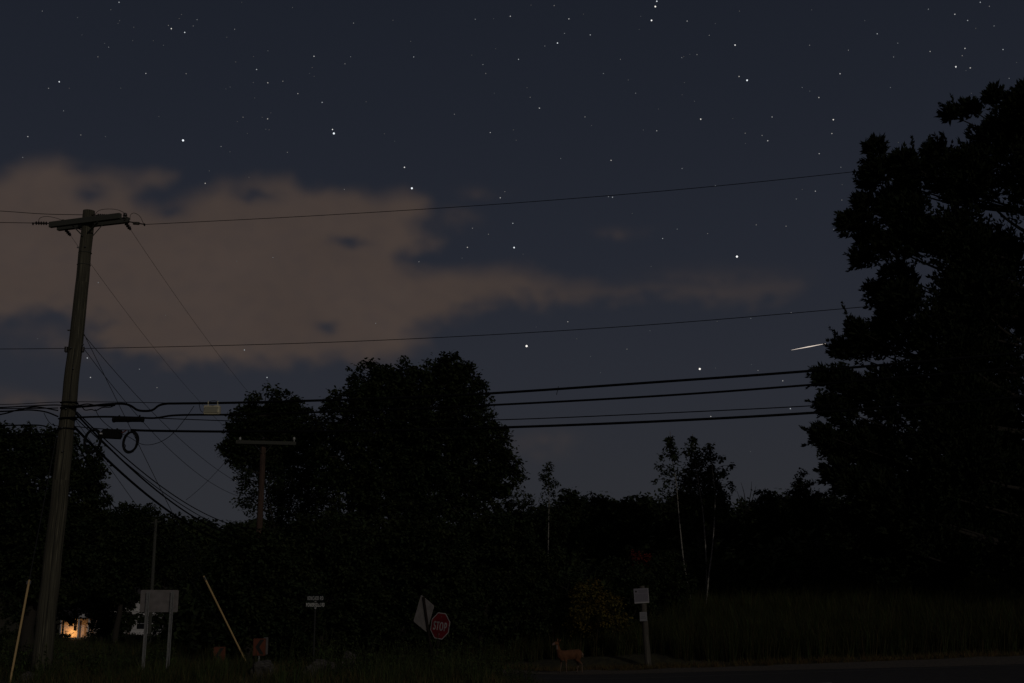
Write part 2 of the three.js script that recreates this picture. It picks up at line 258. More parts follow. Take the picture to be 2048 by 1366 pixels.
// ---------------------------------------------------------------- poles
const curve = (pts, n = 24) => new THREE.CatmullRomCurve3(pts, false, 'centripetal').getPoints(n);
const rod = (a, b, r, sides = 8) => new GB().tube([a, b], r, r, sides, true).geo();
function bar(a, b, w, h, up = V(0, 1, 0)) {                    // a squared timber or flat bar from a to b with small chamfers
  const L = a.distanceTo(b), g = new RoundedBoxGeometry(w, h, L, 1, Math.min(w, h) * .09), m = new THREE.Matrix4().lookAt(a, b, up).setPosition(a.clone().lerp(b, .5));
  return g.applyMatrix4(m);
}
function discs(parent, a, b, r, n, rodR, mat, name = 'insulator') {   // a rod with sheds
  const dir = b.clone().sub(a).normalize(), q = new THREE.Quaternion().setFromUnitVectors(V(0, 1, 0), dir), parts = [rod(a, b, rodR).deleteAttribute('uv')];
  for (let k = 0; k < n; k++) { const c = new THREE.CylinderGeometry(r * .6, r, r * .35, 12).deleteAttribute('uv'); c.applyQuaternion(q).translate(...a.clone().lerp(b, .3 + .5 * (n > 1 ? k / (n - 1) : .4)).toArray()); parts.push(c); }
  return mesh(name, mergeGeometries(parts), mat, parent, true);
}
const P1 = { base: at(80, 1352, 28), top: at(179, 422, 28) };
P1.base.y = H(P1.base.x, P1.base.z) - .25;
const onPole = (py, off = 0) => { let lo = 0, hi = 1; for (let k = 0; k < 30; k++) { const m = (lo + hi) / 2, q = P1.base.clone().lerp(P1.top, m), y = 683 - FOCAL * Math.tan(Math.atan2(q.y - EYE, -q.z) - PITCH); y > py ? lo = m : hi = m; } const q = P1.base.clone().lerp(P1.top, lo); q.x += off; return q; };
{
  const t = thing('utility_pole', 'tall weathered wooden utility pole with double crossarm, nearest of the three', 'utility pole', P1.base, 'wooden utility poles');
  const pts = []; for (let k = 0; k <= 40; k++) { const q = P1.base.clone().lerp(P1.top, k / 40); q.x += .012 * n2(k * .2, 1); pts.push(q); }
  mesh('pole_shaft', new GB().tube(pts, .215, .135, 28, true).geo(), M.pole, t, true);
  mesh('crossarm', bar(at(100, 450, 28.15), at(241, 432, 27.5), .1, .135), M.arm, t, true);
  mesh('crossarm', bar(at(116, 456, 28.62), at(257, 440, 28.0), .1, .135), M.arm, t, true);
  for (const [a, b] of [[[146, 452, 28.0], [167, 473, 27.86]], [[152, 455, 28.55], [172, 464, 28.12]], [[207, 447, 28.2], [184, 474, 28.05]], [[196, 444, 27.6], [176, 466, 27.86]]]) mesh('brace', bar(at(...a), at(...b), .05, .014), M.arm, t, true);
  discs(t, at(104, 447, 28.1), at(64, 446, 28.2), .045, 5, .014, M.porcelain);
  mesh('clamp', bar(at(66, 445, 28.2), at(66, 450, 28.2), .03, .03), M.black, t, true);
  discs(t, at(187, 430, 27.9), at(220, 432, 27.6), .04, 5, .012, M.porcelain);
  discs(t, at(130, 458, 28.55), at(141, 471, 28.7), .05, 3, .03, M.porcelain);
  discs(t, at(250, 444, 28.0), at(261, 459, 28.2), .05, 3, .03, M.porcelain);
  discs(t, at(256, 443, 27.9), at(290, 449, 27.8), .03, 1, .014, M.porcelain);
  mesh('insulator', new GB().tube([at(267, 446.5, 27.88), at(278, 447, 27.85)], .036, .036, 10, true).geo(), M.greyWood, t, true);
  mesh('clamp', bar(at(289, 447, 27.8), at(289, 452, 27.8), .03, .03), M.black, t, true);
  { const a = at(249.5, 440, 27.95), b = at(249.5, 424, 27.95); const g = new THREE.LatheGeometry([[.012, 0], [.014, .07], [.045, .075], [.03, .1], [.055, .105], [.035, .14], [.05, .15], [.0, .18]].map(([x, y]) => new THREE.Vector2(x, y)), 14); g.translate(a.x, a.y, a.z); mesh('insulator', g, M.porcelain, t, true);
    const w = new THREE.CylinderGeometry(.03, .03, .05, 12).translate(a.x, a.y + .088, a.z); mesh('insulator', w, M.whitePorcelain, t, true); }
  { const a = at(126, 447, 28.15); const g = new THREE.LatheGeometry([[.012, 0], [.014, .05], [.04, .055], [.03, .09], [0, .1]].map(([x, y]) => new THREE.Vector2(x, y)), 12); g.translate(a.x, a.y, a.z); mesh('insulator', g, M.porcelain, t, true); }
  const jump = (...p) => mesh('jumper_wire', new GB().tube(curve(p.map((q) => at(...q))), .006, .006, 5).geo(), M.wire, t, true);
  jump([189, 430, 27.9], [198, 421, 27.9], [218, 418, 27.9], [236, 420, 27.95], [248, 425, 27.95]);
  jump([260, 440, 27.9], [261, 430, 27.9], [267, 426, 27.9], [279, 432, 27.85], [287, 447, 27.8]);
  jump([77, 445, 28.2], [79, 437, 28.2], [90, 433, 28.2], [108, 435, 28.2], [124, 440, 28.15]);
  const rAt = (q) => lerp(.215, .135, (q.y - P1.base.y) / (P1.top.y - P1.base.y));
  for (const [py, a] of [[497, 2.6], [497, 1.3], [661, 3.0], [699, 1.7], [704, 3.05], [704, .1], [820, 1.5], [858, 1.7], [690, .2], [740, 1.2], [905, 1.4]]) { const q = onPole(py), r = rAt(q), d = V(Math.cos(a), 0, Math.sin(a)); mesh('bolt', rod(q.clone().addScaledVector(d, r - .03), q.clone().addScaledVector(d, r + .05), .018), M.steel, t, true); }
  for (const [py, s] of [[699, -1], [699, 1]]) { const q = onPole(py); const g = new THREE.CylinderGeometry(.04, .04, .11, 12).translate(q.x + s * (rAt(q) + .03), q.y, q.z + .03); mesh('insulator', g, M.porcelain, t, true); }
  for (const py of [806, 838, 858]) { const q = onPole(py); const g = new THREE.TorusGeometry(.196 - (py < 820 ? .006 : 0), .012, 6, 28); g.rotateX(Math.PI / 2).translate(q.x, q.y, q.z); mesh('strap', g, M.black, t, true); }
  for (const [py, r] of [[506, .158], [530, .161]]) { const q = onPole(py); mesh('strap', new THREE.TorusGeometry(r - .012, .008, 6, 28).rotateX(Math.PI / 2).translate(q.x, q.y, q.z), M.arm, t, true); }
  mesh('ground_wire', new GB().tube(Array.from({ length: 24 }, (_, k) => { const q = onPole(700 + k * 27, .06 + .015 * n2(k, 7)); q.z += .19 + .001 * k; return q; }), .006, .006, 5).geo(), M.bareWire, t, true);
}
const P2 = { base: V(0, 0, 0), top: at(527, 884, 53) }; P2.base = P2.top.clone(); P2.base.x -= .06; P2.base.y = H(P2.top.x, P2.top.z) - .2;
{
  const t = thing('utility_pole', 'reddish utility pole with a single level crossarm, rising from the dark trees', 'utility pole', P2.base, 'wooden utility poles');
  mesh('pole_shaft', new GB().tube([P2.base, P2.base.clone().lerp(P2.top, .5), P2.top.clone().add(V(0, .05, 0))], .15, .115, 16, true).geo(), M.farPole, t, true);
  mesh('crossarm', bar(at(472, 884, 52.75), at(592, 887, 52.75), .12, .15), M.arm, t, true);
  for (const s of [-1, 1]) mesh('brace', bar(at(527 + s * 17, 890, 52.75), at(527 + s * 3, 907, 52.86), .04, .015), M.arm, t, true);
  for (const px of [480, 527, 588]) { const a = at(px, 883, 52.75); const g = new THREE.LatheGeometry([[.02, 0], [.02, .08], [.06, .085], [.04, .13], [.06, .14], [0, .2]].map(([x, y]) => new THREE.Vector2(x, y)), 10); g.translate(a.x, a.y, a.z); mesh('insulator', g, px === 527 ? M.porcelain : M.whitePorcelain, t, true); }
}
{
  const top = at(312, 1038, 105), b = top.clone(); b.y = H(b.x, b.z) - .2;
  const t = thing('utility_pole', 'distant thin utility pole behind the blank sign panel', 'utility pole', b, 'wooden utility poles');
  mesh('pole_shaft', new GB().tube([b, top], .16, .12, 12, true).geo(), M.arm, t, true);
  mesh('crossarm', bar(at(303, 1046, 105.2), at(321, 1043, 104.8), .1, .13), M.arm, t, true);
}

// ---------------------------------------------------------------- wires and cables
const lineD = (px) => 28 - (px - 150) * 3.5 / 1560;
function wire(name, label, pts, r, mat = M.wire, category = 'cable', n = 60, sides = 6) {
  const g = new GB().tube(curve(pts.map((p) => (p.isVector3 ? p : at(p[0], p[1], p[2] ?? lineD(p[0])))), n), r, r, sides, true).geo();
  return tag(mesh(name, g, mat), label, category, { 'power line': 'power lines', cable: 'cables between the poles', 'guy wire': 'guy wires' }[category]);
}
function span(name, label, A, B, sag, r, mat, category) {
  const pts = []; for (let k = 0; k <= 30; k++) { const t = k / 30, q = A.clone().lerp(B, t); q.y -= 4 * sag * t * (1 - t); pts.push(q); }
  return wire(name, label, pts, r, mat, category, 60);
}
wire('power_line', 'highest power line, sloping up from the crossarm tip to the conifer', [[289, 449, 27.8], [620, 432], [1000, 408], [1370, 378], [1712, 343], [2500, 252]], .0068, M.wire, 'power line', 90);
wire('power_line', 'lone power line crossing the whole sky below the big cloud', [[-500, 699, 29.4], [0, 698, 28.3], [134, 697, 28], [160, 697, 28], [700, 683], [1250, 653], [1772, 610], [2500, 545]], .0075, M.wire, 'power line', 110);
wire('power_line', 'upper of two short power lines reaching the pole top from the picture edge', [[-500, 396, 29.6], [0, 422, 28.4], [90, 428, 28.1], [187, 430, 27.9]], .0075, M.wire, 'power line', 30);
wire('power_line', 'lower of two short power lines ending at the crossarm insulator string', [[-500, 441, 29.6], [0, 445, 28.4], [64, 446, 28.2]], .0075, M.wire, 'power line', 30);
span('power_line', 'faint power line falling from the crossarm tip to the far pole', at(261, 459, 28.2), at(588, 882, 52.75), .35, .0045, M.bareWire, 'power line');
span('power_line', 'faint power line falling from the middle of the crossarm past the pole', at(141, 471, 28.7), at(480, 882, 52.75), .35, .0045, M.bareWire, 'power line');
span('power_line', 'steeper of two wires slanting from mid pole into the leafy tree', onPole(670, .17), at(520, 985, 53), .55, .007, M.wire, 'power line');
span('power_line', 'lower of two wires slanting from mid pole into the leafy tree', onPole(694, .17), at(520, 1000, 53), .85, .007, M.wire, 'power line');
wire('support_strand', 'thin steel strand just above the topmost thick cable', [[-500, 800, 29.4], [0, 809, 28.3], [120, 804, 27.84], [220, 804, 27.7], [390, 807, 27.3], [430, 808, 27.2]], .008, M.wire, 'cable');
wire('cable', 'topmost thick black cable with a dip beside the pole', [[120, 816, 27.8], [180, 812], [215, 808.5], [250, 808], [262, 812], [275, 820], [290, 822], [305, 820], [318, 811], [332, 807.5], [350, 807], [440, 806], [600, 802], [780, 796], [975, 787], [1330, 763], [1618, 742], [2500, 666]], .026, M.wire, 'cable', 160, 8);
wire('cable', 'second thick black cable, running just below the beige box', [[122, 836, 27.8], [200, 833.5], [270, 835], [310, 836], [345, 831], [480, 829], [700, 822], [985, 810], [1330, 791], [1618, 770], [2500, 696]], .022, M.wire, 'cable', 120, 8);
wire('cable', 'thinnest of the four cables meeting the conifer', [[318, 836.5], [470, 842], [640, 845], [985, 840], [1330, 826], [1650, 810], [2500, 752]], .011, M.wire, 'cable', 90);
wire('cable', 'lowest thick black cable running from the coil to the conifer', [[262, 860], [285, 861], [430, 863], [700, 862], [1000, 855], [1330, 842], [1650, 824], [2500, 758]], .026, M.wire, 'cable', 110, 8);
wire('cable', 'thin strand from the pole to the lowest thick cable', [[118, 859, 27.8], [140, 853], [180, 856], [225, 859], [270, 860.5]], .011, M.wire, 'cable', 40);
wire('cable', 'sagging cable wrapping round the pole above the black sleeve', [[-500, 828, 29.4], [-200, 822, 28.7], [0, 815, 28.3], [60, 812, 28.0], [112, 810, 27.82], [150, 812, 27.75], [175, 808, 27.7], [198, 812], [230, 811]], .014, M.wire, 'cable', 90);
wire('cable', 'cable crossing low over the left bundle to the pole', [[-500, 872, 29.4], [0, 829, 28.3], [35, 820, 28.1], [70, 814, 28], [116, 821, 27.8]], .016, M.wire, 'cable', 70);
wire('cable', 'thin cable in the bundle coming from the picture edge above the trees', [[-500, 815, 29.4], [0, 817, 28.3], [60, 817, 28.1], [116, 816, 27.82]], .012, M.wire, 'cable', 50);
wire('cable', 'thick cable in the left bundle bending down to the pole', [[-500, 826, 29.4], [0, 823, 28.3], [60, 820, 28.1], [92, 824, 27.95], [116, 833, 27.8]], .018, M.wire, 'cable', 50);
wire('cable', 'cable touching the treetop at the left and bending to the pole', [[-500, 852, 29.4], [0, 851, 28.3], [82, 851, 28], [100, 856, 27.9], [116, 861, 27.8]], .017, M.wire, 'cable', 60);
wire('cable', 'lowest cable coming from the picture edge in front of the treetop', [[-500, 876, 29.4], [0, 870, 28.3], [60, 869, 28.1], [110, 869, 27.85]], .013, M.wire, 'cable', 50);
wire('drop_wire', 'thin wire loop hanging from the strand past the beige box', [[388, 812, 27.4], [370, 838, 27.4], [340, 872, 27.45], [312, 887, 27.5], [286, 889, 27.55], [258, 874, 27.6], [225, 858, 27.7], [200, 836, 27.8], [190, 818, 27.8]], .007, M.wire, 'cable', 60);
wire('drop_wire', 'short kinked wire under the top cable beside the pole', [[150, 806, 27.75], [163, 813, 27.75], [170, 820, 27.75], [183, 819, 27.75], [191, 821, 27.75], [205, 815, 27.72], [222, 814, 27.7], [231, 809, 27.7]], .012, M.wire, 'cable', 60);
wire('drop_wire', 'thin wire drooping beside the pole at the left', [[88, 826, 28], [94, 838, 28], [102, 848, 28], [116, 852, 27.85]], .007, M.wire, 'cable', 30);
span('cable', 'lowest and thickest cable descending from the pole to the far trees', onPole(853, .16), at(527, 1094, 53), .75, .030, M.wire, 'cable');
span('cable', 'middle cable descending from the pole through the black coil', onPole(826, .16), at(530, 1080, 53), .75, .022, M.wire, 'cable');
span('cable', 'upper cable descending from the pole beside the black coil', onPole(824, .19), at(533, 1058, 53), .72, .015, M.wire, 'cable');
span('cable', 'thin cable descending close above the thickest one', onPole(836, .18), at(522, 1076, 53), .55, .012, M.wire, 'cable');
span('cable', 'faint cable descending under the others toward the distant pole', onPole(868, .14), at(312, 1052, 105), 1.3, .020, M.wire, 'cable');
span('drop_wire', 'faint wire rising across the gap to the leafy tree', at(372, 1000, 60), at(470, 900, 54), .15, .009, M.wire, 'cable');

const AN1 = at(17, 1384, 24), AN2 = at(500, 1344, 30.5); AN1.y = H(AN1.x, AN1.z) + .05; AN2.y = H(AN2.x, AN2.z) + .05;
span('guy_wire', 'guy wire running down into the leaning yellow guard by the pole', onPole(852, -.19), AN1, 0, .009, M.bareWire, 'guy wire');
span('guy_wire', 'guy wire running from mid pole to the yellow guard beside the blank sign', onPole(668, .17), AN2, 0, .007, M.bareWire, 'guy wire');
span('guy_wire', 'faint second guy wire behind the long yellow guard', onPole(838, .16), AN2.clone().add(V(.06, 0, -.2)), 0, .006, M.bareWire, 'guy wire');
function guard(label, from, anchor, len) {
  const dir = from.clone().sub(anchor).normalize(), t = thing('guy_guard', label, 'guy guard', anchor, 'yellow guy wire guards');
  const a = anchor.clone(), b = anchor.clone().addScaledVector(dir, len);
  const seg = Array.from({ length: 9 }, (_, k) => a.clone().lerp(b, k / 8));
  mesh('guard_sleeve', new GB().tube(seg, .019, .022, 12, true).geo(), M.guard, t, true);
  mesh('clamp', bar(b.clone().addScaledVector(dir, -.1), b.clone().addScaledVector(dir, -.02), .085, .03), M.steel, t, true);
  mesh('anchor_rod', rod(a.clone().addScaledVector(dir, -.25), a.clone().addScaledVector(dir, .05), .014), M.steel, t, true);
}
guard('straight yellow guy guard beside the near utility pole', onPole(852, -.19), AN1, 2.5);
guard('slanting yellow guy guard between the blank sign and the chevron sign', onPole(668, .17), AN2, 2.5);

// things hung on the cables
{
  const c = at(424.5, 820.5, 27.35), t = thing('amplifier_box', 'beige box hanging from the topmost cable by two hooks', 'cable box', c.clone());
  const g = new RoundedBoxGeometry(.35, .2, .16, 2, .02); mesh('housing', g, M.box, t);
  const lid = mesh('lid', new RoundedBoxGeometry(.29, .135, .02, 1, .008), std(col(.42, .40, .30), .6), t); lid.position.set(-.01, 0, .085);
  for (const s of [-1, 1]) { const h = mesh('hook', new RoundedBoxGeometry(.022, .12, .03, 1, .006), M.box, t); h.position.set(s * .105 + .01, .145, 0); }
  for (const [x, y] of [[.155, .05], [.155, -.06], [-.155, .05], [-.155, -.06]]) { const b = mesh('bolt', new THREE.CylinderGeometry(.012, .012, .03, 8).rotateX(Math.PI / 2), M.box, t); b.position.set(x, y, .09); }
  mesh('jumper_wire', new GB().tube(curve([[409, 826, 27.35], [402, 822, 27.35], [399, 812, 27.35], [398, 806, 27.35]].map((p) => at(...p)), 12), .007, .007, 5).geo(), M.wire, t, true);
  mesh('jumper_wire', new GB().tube(curve([[413, 808, 27.35], [420, 803, 27.35], [432, 802, 27.35], [440, 807, 27.35]].map((p) => at(...p)), 12), .006, .006, 5).geo(), M.wire, t, true);
}
{
  const a = at(226, 839.5, 27.75), b = at(287, 839, 27.62), t = thing('splice_sleeve', 'long black splice sleeve on the second cable beside the pole', 'splice case', a.clone().lerp(b, .5));
  mesh('sleeve_body', new GB().tube([a, a.clone().lerp(b, .04), a.clone().lerp(b, .96), b], .055, .055, 14, true).geo(), M.black, t, true);
  for (const k of [0, .5, 1]) { const q = a.clone().lerp(b, .03 + .94 * k); mesh('end_collar', new GB().tube([q.clone().add(V(-.02, 0, 0)), q.clone().add(V(.02, 0, 0))], .064, .064, 14, true).geo(), M.black, t, true); }
  for (const k of [.2, .87]) { const q = a.clone().lerp(b, k); mesh('hanger', bar(q.clone().add(V(0, .03, 0)), q.clone().add(V(0, .1, 0)), .03, .03, V(0, 0, 1)), M.black, t, true); }
}
{
  const c = at(223, 868.5, 27.75), t = thing('splice_case', 'boxy black splice case hanging between the two cable coils', 'splice case', c.clone());
  const s = new THREE.Shape(); s.moveTo(-.2, -.075); s.lineTo(.185, -.095); s.lineTo(.215, -.04); s.lineTo(.215, .06); s.lineTo(.19, .092); s.lineTo(-.16, .1); s.lineTo(-.205, .05); s.closePath();
  mesh('case_body', new THREE.ExtrudeGeometry(s, { depth: .14, bevelEnabled: true, bevelSize: .012, bevelThickness: .012, bevelSegments: 2 }).translate(0, 0, -.07), M.black, t);
  for (const x of [-.1, .12]) { const h = mesh('hanger', new THREE.BoxGeometry(.03, .04, .03), M.black, t); h.position.set(x, .115, 0); }
  const gl = mesh('painted_glint', new THREE.CylinderGeometry(.018, .018, .05, 10).rotateZ(Math.PI / 2), new THREE.MeshStandardMaterial({ color: col(.95, .95, .95), roughness: .4 }), t); gl.position.set(-.2, .0, .1);  // small white cylinder standing for a glint on the black case
  for (const s2 of [-1, 1]) mesh('cable_tail', new GB().tube(curve([c.clone().add(V(s2 * .2, .03, 0)), c.clone().add(V(s2 * .27, .05, 0)), c.clone().add(V(s2 * .33, .1, 0))], 8), .018, .014, 6).geo(), std(col(.2, .06, .05), .6), t, true);
}
function coil(label, px, py, rx, ry, tilt, seed) {
  const c = at(px, py, 27.72), t = thing('cable_coil', label, 'cable coil', c.clone(), 'coils of spare cable on the pole span'), rand = rng(seed);
  for (let k = 0; k < 3; k++) {
    const pts = [], ph = rand() * 6.28; for (let i = 0; i <= 48; i++) { const a = i / 48 * 6.2832 + ph, w = 1 + .03 * Math.sin(a * 2 + k * 2); pts.push(c.clone().add(V((Math.cos(a) * rx * Math.cos(tilt) - Math.sin(a) * ry * Math.sin(tilt)) * w, (Math.cos(a) * rx * Math.sin(tilt) + Math.sin(a) * ry * Math.cos(tilt)) * w - k * .012, (k - 1) * .03))); }
    mesh('cable_turn', new GB().tube(pts, .023, .023, 7).geo(), M.black, t, true);
  }
  for (let k = 0; k < 4; k++) { const a = k * 1.6 + .4, q = c.clone().add(V(Math.cos(a) * rx, Math.sin(a) * ry, 0)); mesh('tie', new THREE.TorusGeometry(.036, .008, 5, 12).rotateY(a).translate(q.x, q.y, q.z), M.black, t, true); }
}
coil('open cable coil hanging next to the pole, partly against the treetop', 185, 881, .175, .25, -.12, 3);
coil('oval cable coil hanging against open sky beside the splice case', 261, 883, .155, .225, -.16, 4);
for (const [px, py, l] of [[1115, 781, 'short cable tie poking through the topmost cable']]) { const q = at(px, py, lineD(px)); tag(mesh('cable_tie', new GB().tube([q.clone().add(V(.02, .09, 0)), q.clone().add(V(-.02, -.09, .01))], .006, .008, 6, true).geo(), M.black), l, 'cable tie'); }

// ---------------------------------------------------------------- signs
function canvasTex(w, h, draw) { const c = document.createElement('canvas'); c.width = w; c.height = h; draw(c.getContext('2d'), w, h); const t = new THREE.CanvasTexture(c); t.colorSpace = THREE.SRGBColorSpace; t.anisotropy = 8; return t; }
function plate(shape, thick, w, h) {                            // an extruded plate whose uv runs 0..1 over w x h, centred
  const g = new THREE.ExtrudeGeometry(shape, { depth: thick, bevelEnabled: false, curveSegments: 6 }), p = g.attributes.position, uv = g.attributes.uv;
  for (let i = 0; i < p.count; i++) uv.setXY(i, p.getX(i) / w + .5, p.getY(i) / h + .5);
  return g.translate(0, 0, -thick / 2);
}
function roundRect(w, h, r) { const s = new THREE.Shape(); s.moveTo(-w / 2 + r, -h / 2); s.lineTo(w / 2 - r, -h / 2); s.absarc(w / 2 - r, -h / 2 + r, r, -Math.PI / 2, 0); s.lineTo(w / 2, h / 2 - r); s.absarc(w / 2 - r, h / 2 - r, r, 0, Math.PI / 2); s.lineTo(-w / 2 + r, h / 2); s.absarc(-w / 2 + r, h / 2 - r, r, Math.PI / 2, Math.PI); s.lineTo(-w / 2, -h / 2 + r); s.absarc(-w / 2 + r, -h / 2 + r, r, Math.PI, Math.PI * 1.5); return s; }
function channel(L, w = .055, d = .028) {                       // U-channel post, open side to -z, along +y
  const s = new THREE.Shape(); const t = .006, q = w / 2;
  for (const [i, [x, y]] of [[-q, -d], [-q + .018, -d], [-q + .018, -d + t], [-q + .012, -d + t], [-.014, 0], [.014, 0], [q - .012, -d + t], [q - .018, -d + t], [q - .018, -d], [q, -d], [q, -d + t + .003], [q - .009, -d + t + .003], [.018, t], [-.018, t], [-q + .009, -d + t + .003], [-q, -d + t + .003]].entries()) i ? s.lineTo(x, y) : s.moveTo(x, y);
  s.closePath();
  return new THREE.ExtrudeGeometry(s, { depth: L, bevelEnabled: false }).rotateX(-Math.PI / 2);
}
{ // blank back of a wide sign on two posts
  const c = at(318.6, 1202, 28), y0 = H(c.x, c.z), t = thing('road_sign', 'blank grey back of a wide sign panel on two metal posts', 'road sign', V(c.x, y0 - .1, c.z));
  const p = mesh('sign_panel', plate(roundRect(.83, .475, .035), .006, .83, .475), M.alu, t); p.position.set(0, c.y - y0 + .1, 0); p.rotation.z = -.004;
  for (const s of [-1, 1]) { const q = mesh('post', channel(c.y - y0 + .3, .075, .036), M.galv, t); q.position.set(s * .265 + (s < 0 ? .01 : .01), 0, .04); q.rotation.z = -.012; }
  for (const s of [-1, 1]) for (const k of [-1, 1]) { const b = mesh('bolt', new THREE.CylinderGeometry(.011, .011, .02, 8).rotateX(Math.PI / 2), M.steel, t); b.position.set(s * .265, c.y - y0 + .1 + k * .15, .05); }
}
{ // leaning diamond seen from behind
  const c = at(848, 1227, 34), U = V(-.125, .925, .36).normalize(), Rr = V(.4625, .375, -.8035); Rr.addScaledVector(U, -Rr.dot(U)).normalize(); const N = Rr.clone().cross(U);
  const L = (c.y - H(c.x, c.z)) / U.y + .25, base = c.clone().addScaledVector(U, -L), t = thing('diamond_sign', 'leaning grey back of a diamond sign beside the stop sign', 'road sign', base);
  t.quaternion.setFromRotationMatrix(new THREE.Matrix4().makeBasis(Rr, U, N));
  const p = mesh('sign_panel', plate(roundRect(.75, .75, .05), .006, .75, .75).rotateZ(Math.PI / 4), M.alu, t); p.position.set(0, L, 0);
  const q = mesh('post', channel(L + .47, .07, .034), std(col(.035, .022, .018), .9), t); q.position.set(0, 0, N.dot(V(0, 0, 1)) > 0 ? .04 : -.04); if (N.z < 0) q.rotation.y = Math.PI;
  for (const k of [-.2, .2]) { const b = mesh('bolt', new THREE.CylinderGeometry(.012, .012, .02, 8).rotateX(Math.PI / 2), M.steel, t); b.position.set(0, L + k, N.z > 0 ? .05 : -.05); }
}
{ // stop sign
  const c = at(882.5, 1252, 37.5), y0 = H(c.x, c.z), t = thing('stop_sign', 'red octagonal stop sign with white lettering, turned and tilted', 'stop sign', V(c.x - .136 * (c.y - y0 + .15), y0 - .15, c.z)), up = (c.y - y0 + .15) / .991;
  t.rotation.set(0, -.72, -.135, 'ZYX');
  const face = canvasTex(512, 512, (g, w) => {
    g.fillStyle = '#c9c2bd'; g.fillRect(0, 0, w, w); const oct = (r) => { g.beginPath(); for (let k = 0; k < 8; k++) { const a = Math.PI / 8 + k * Math.PI / 4; g.lineTo(256 + Math.cos(a) * r, 256 + Math.sin(a) * r); } g.closePath(); };
    g.fillStyle = '#8e0f1c'; oct(258); g.fill(); g.fillStyle = '#c9c2bd'; g.save(); g.translate(256, 256); g.scale(.68, 1); g.font = 'bold 236px sans-serif'; g.textAlign = 'center'; g.textBaseline = 'middle'; g.fillText('STOP', 0, 8); g.restore();
    g.beginPath(); g.arc(256, 415, 9, 0, 7); g.fill(); g.beginPath(); g.arc(256, 88, 7, 0, 7); g.fillStyle = '#777'; g.fill();
  });
  const s = new THREE.Shape(); for (let k = 0; k < 8; k++) { const a = Math.PI / 8 + k * Math.PI / 4, r = .375 / Math.cos(Math.PI / 8); k ? s.lineTo(Math.cos(a) * r, Math.sin(a) * r) : s.moveTo(Math.cos(a) * r, Math.sin(a) * r); } s.closePath();
  const p = mesh('sign_panel', plate(s, .006, .75, .75), std(0xffffff, .6, { map: face }), t); p.position.set(0, up, .045);
  mesh('post', channel(up + .36, .07, .034), std(col(.05, .04, .032), .9), t);
  for (const k of [-.29, .27]) { const b = mesh('bolt', new THREE.CylinderGeometry(.013, .013, .012, 8).rotateX(Math.PI / 2), M.steel, t); b.position.set(0, up + k, .053); }
}
function chevron(label, px, py, D, w, h, yaw, strip) {
  const c = at(px, py, D), y0 = H(c.x, c.z), t = thing('chevron_sign', label, 'road sign', V(c.x, y0 - .1, c.z), 'chevron curve signs'), up = c.y - y0 + .1; t.rotation.y = yaw;
  const face = canvasTex(256, 320, (g, a, b) => { g.fillStyle = '#6b2e0c'; g.fillRect(0, 0, a, b); g.strokeStyle = '#1c120a'; g.lineWidth = 5; g.strokeRect(9, 9, a - 18, b - 18); g.fillStyle = '#0c0907'; g.beginPath(); g.moveTo(218, 24); g.lineTo(140, 24); g.lineTo(46, 160); g.lineTo(140, 296); g.lineTo(218, 296); g.lineTo(126, 160); g.closePath(); g.fill(); });
  const p = mesh('sign_panel', plate(roundRect(w, h, .03), .005, w, h), std(0xffffff, .6, { map: face }), t); p.position.set(0, up, .04);
  mesh('post', channel(up + h / 2 - .05, .06, .03), M.galv, t);
  if (strip) { const q = mesh('sign_panel', plate(roundRect(w, h, .03), .005, w, h), M.alu, t); q.rotation.y = 1.26; q.position.set(w * .45, up + .03, -.18); const a = mesh('bracket', new RoundedBoxGeometry(.03, .03, .2, 1, .004), M.steel, t); a.position.set(.1, up, -.08); a.rotation.y = -.9; }
}
chevron('orange chevron sign pointing left on a thin post behind a boulder', 519, 1294, 46, .45, .6, .12, true);
chevron('dimmer orange chevron sign without visible post, beyond the yellow guard', 438, 1311, 47, .46, .62, .55, false);
{ // street name blades
  const c = at(631, 1196, 44), y0 = H(c.x, c.z), t = thing('street_sign', 'pair of dark street name blades reading KINCAID RD and POWERVILLE RD', 'street sign', V(c.x, y0 - .1, c.z)), up = c.y - y0 + .1;
  const blade = (text, w, h, y, yaw, size, sx) => { const m = std(0xffffff, .6, { map: canvasTex(512, 128, (g, a, b) => { g.fillStyle = '#0d1a12'; g.fillRect(0, 0, a, b); g.save(); g.translate(a / 2, b / 2 + 3); g.scale(sx, 1); g.fillStyle = '#d9d9d4'; g.font = 'bold ' + size + 'px sans-serif'; g.textAlign = 'center'; g.textBaseline = 'middle'; g.fillText(text, 0, 0); g.restore(); }) }); const p = mesh('name_blade', plate(roundRect(w, h, .02), .006, w, h), m, t); p.position.set(0, y, 0); p.rotation.y = yaw; return p; };
  blade('KINCAID RD', .74, .22, up, -.5, 104, .8); blade('POWERVILLE RD', .82, .2, up - .225, .85, 112, .6);
  mesh('post', new THREE.CylinderGeometry(.03, .03, up - .34, 12).translate(0, (up - .34) / 2, 0), std(col(.03, .03, .028), .7), t);
  for (const [y, h] of [[up - .117, .03], [up - .34, .05]]) { const b = mesh('bracket', new THREE.CylinderGeometry(.05, .03, h, 10), M.whitePorcelain, t); b.position.set(0, y, 0); }  // blade brackets, coloured white to carry the glints on them
}
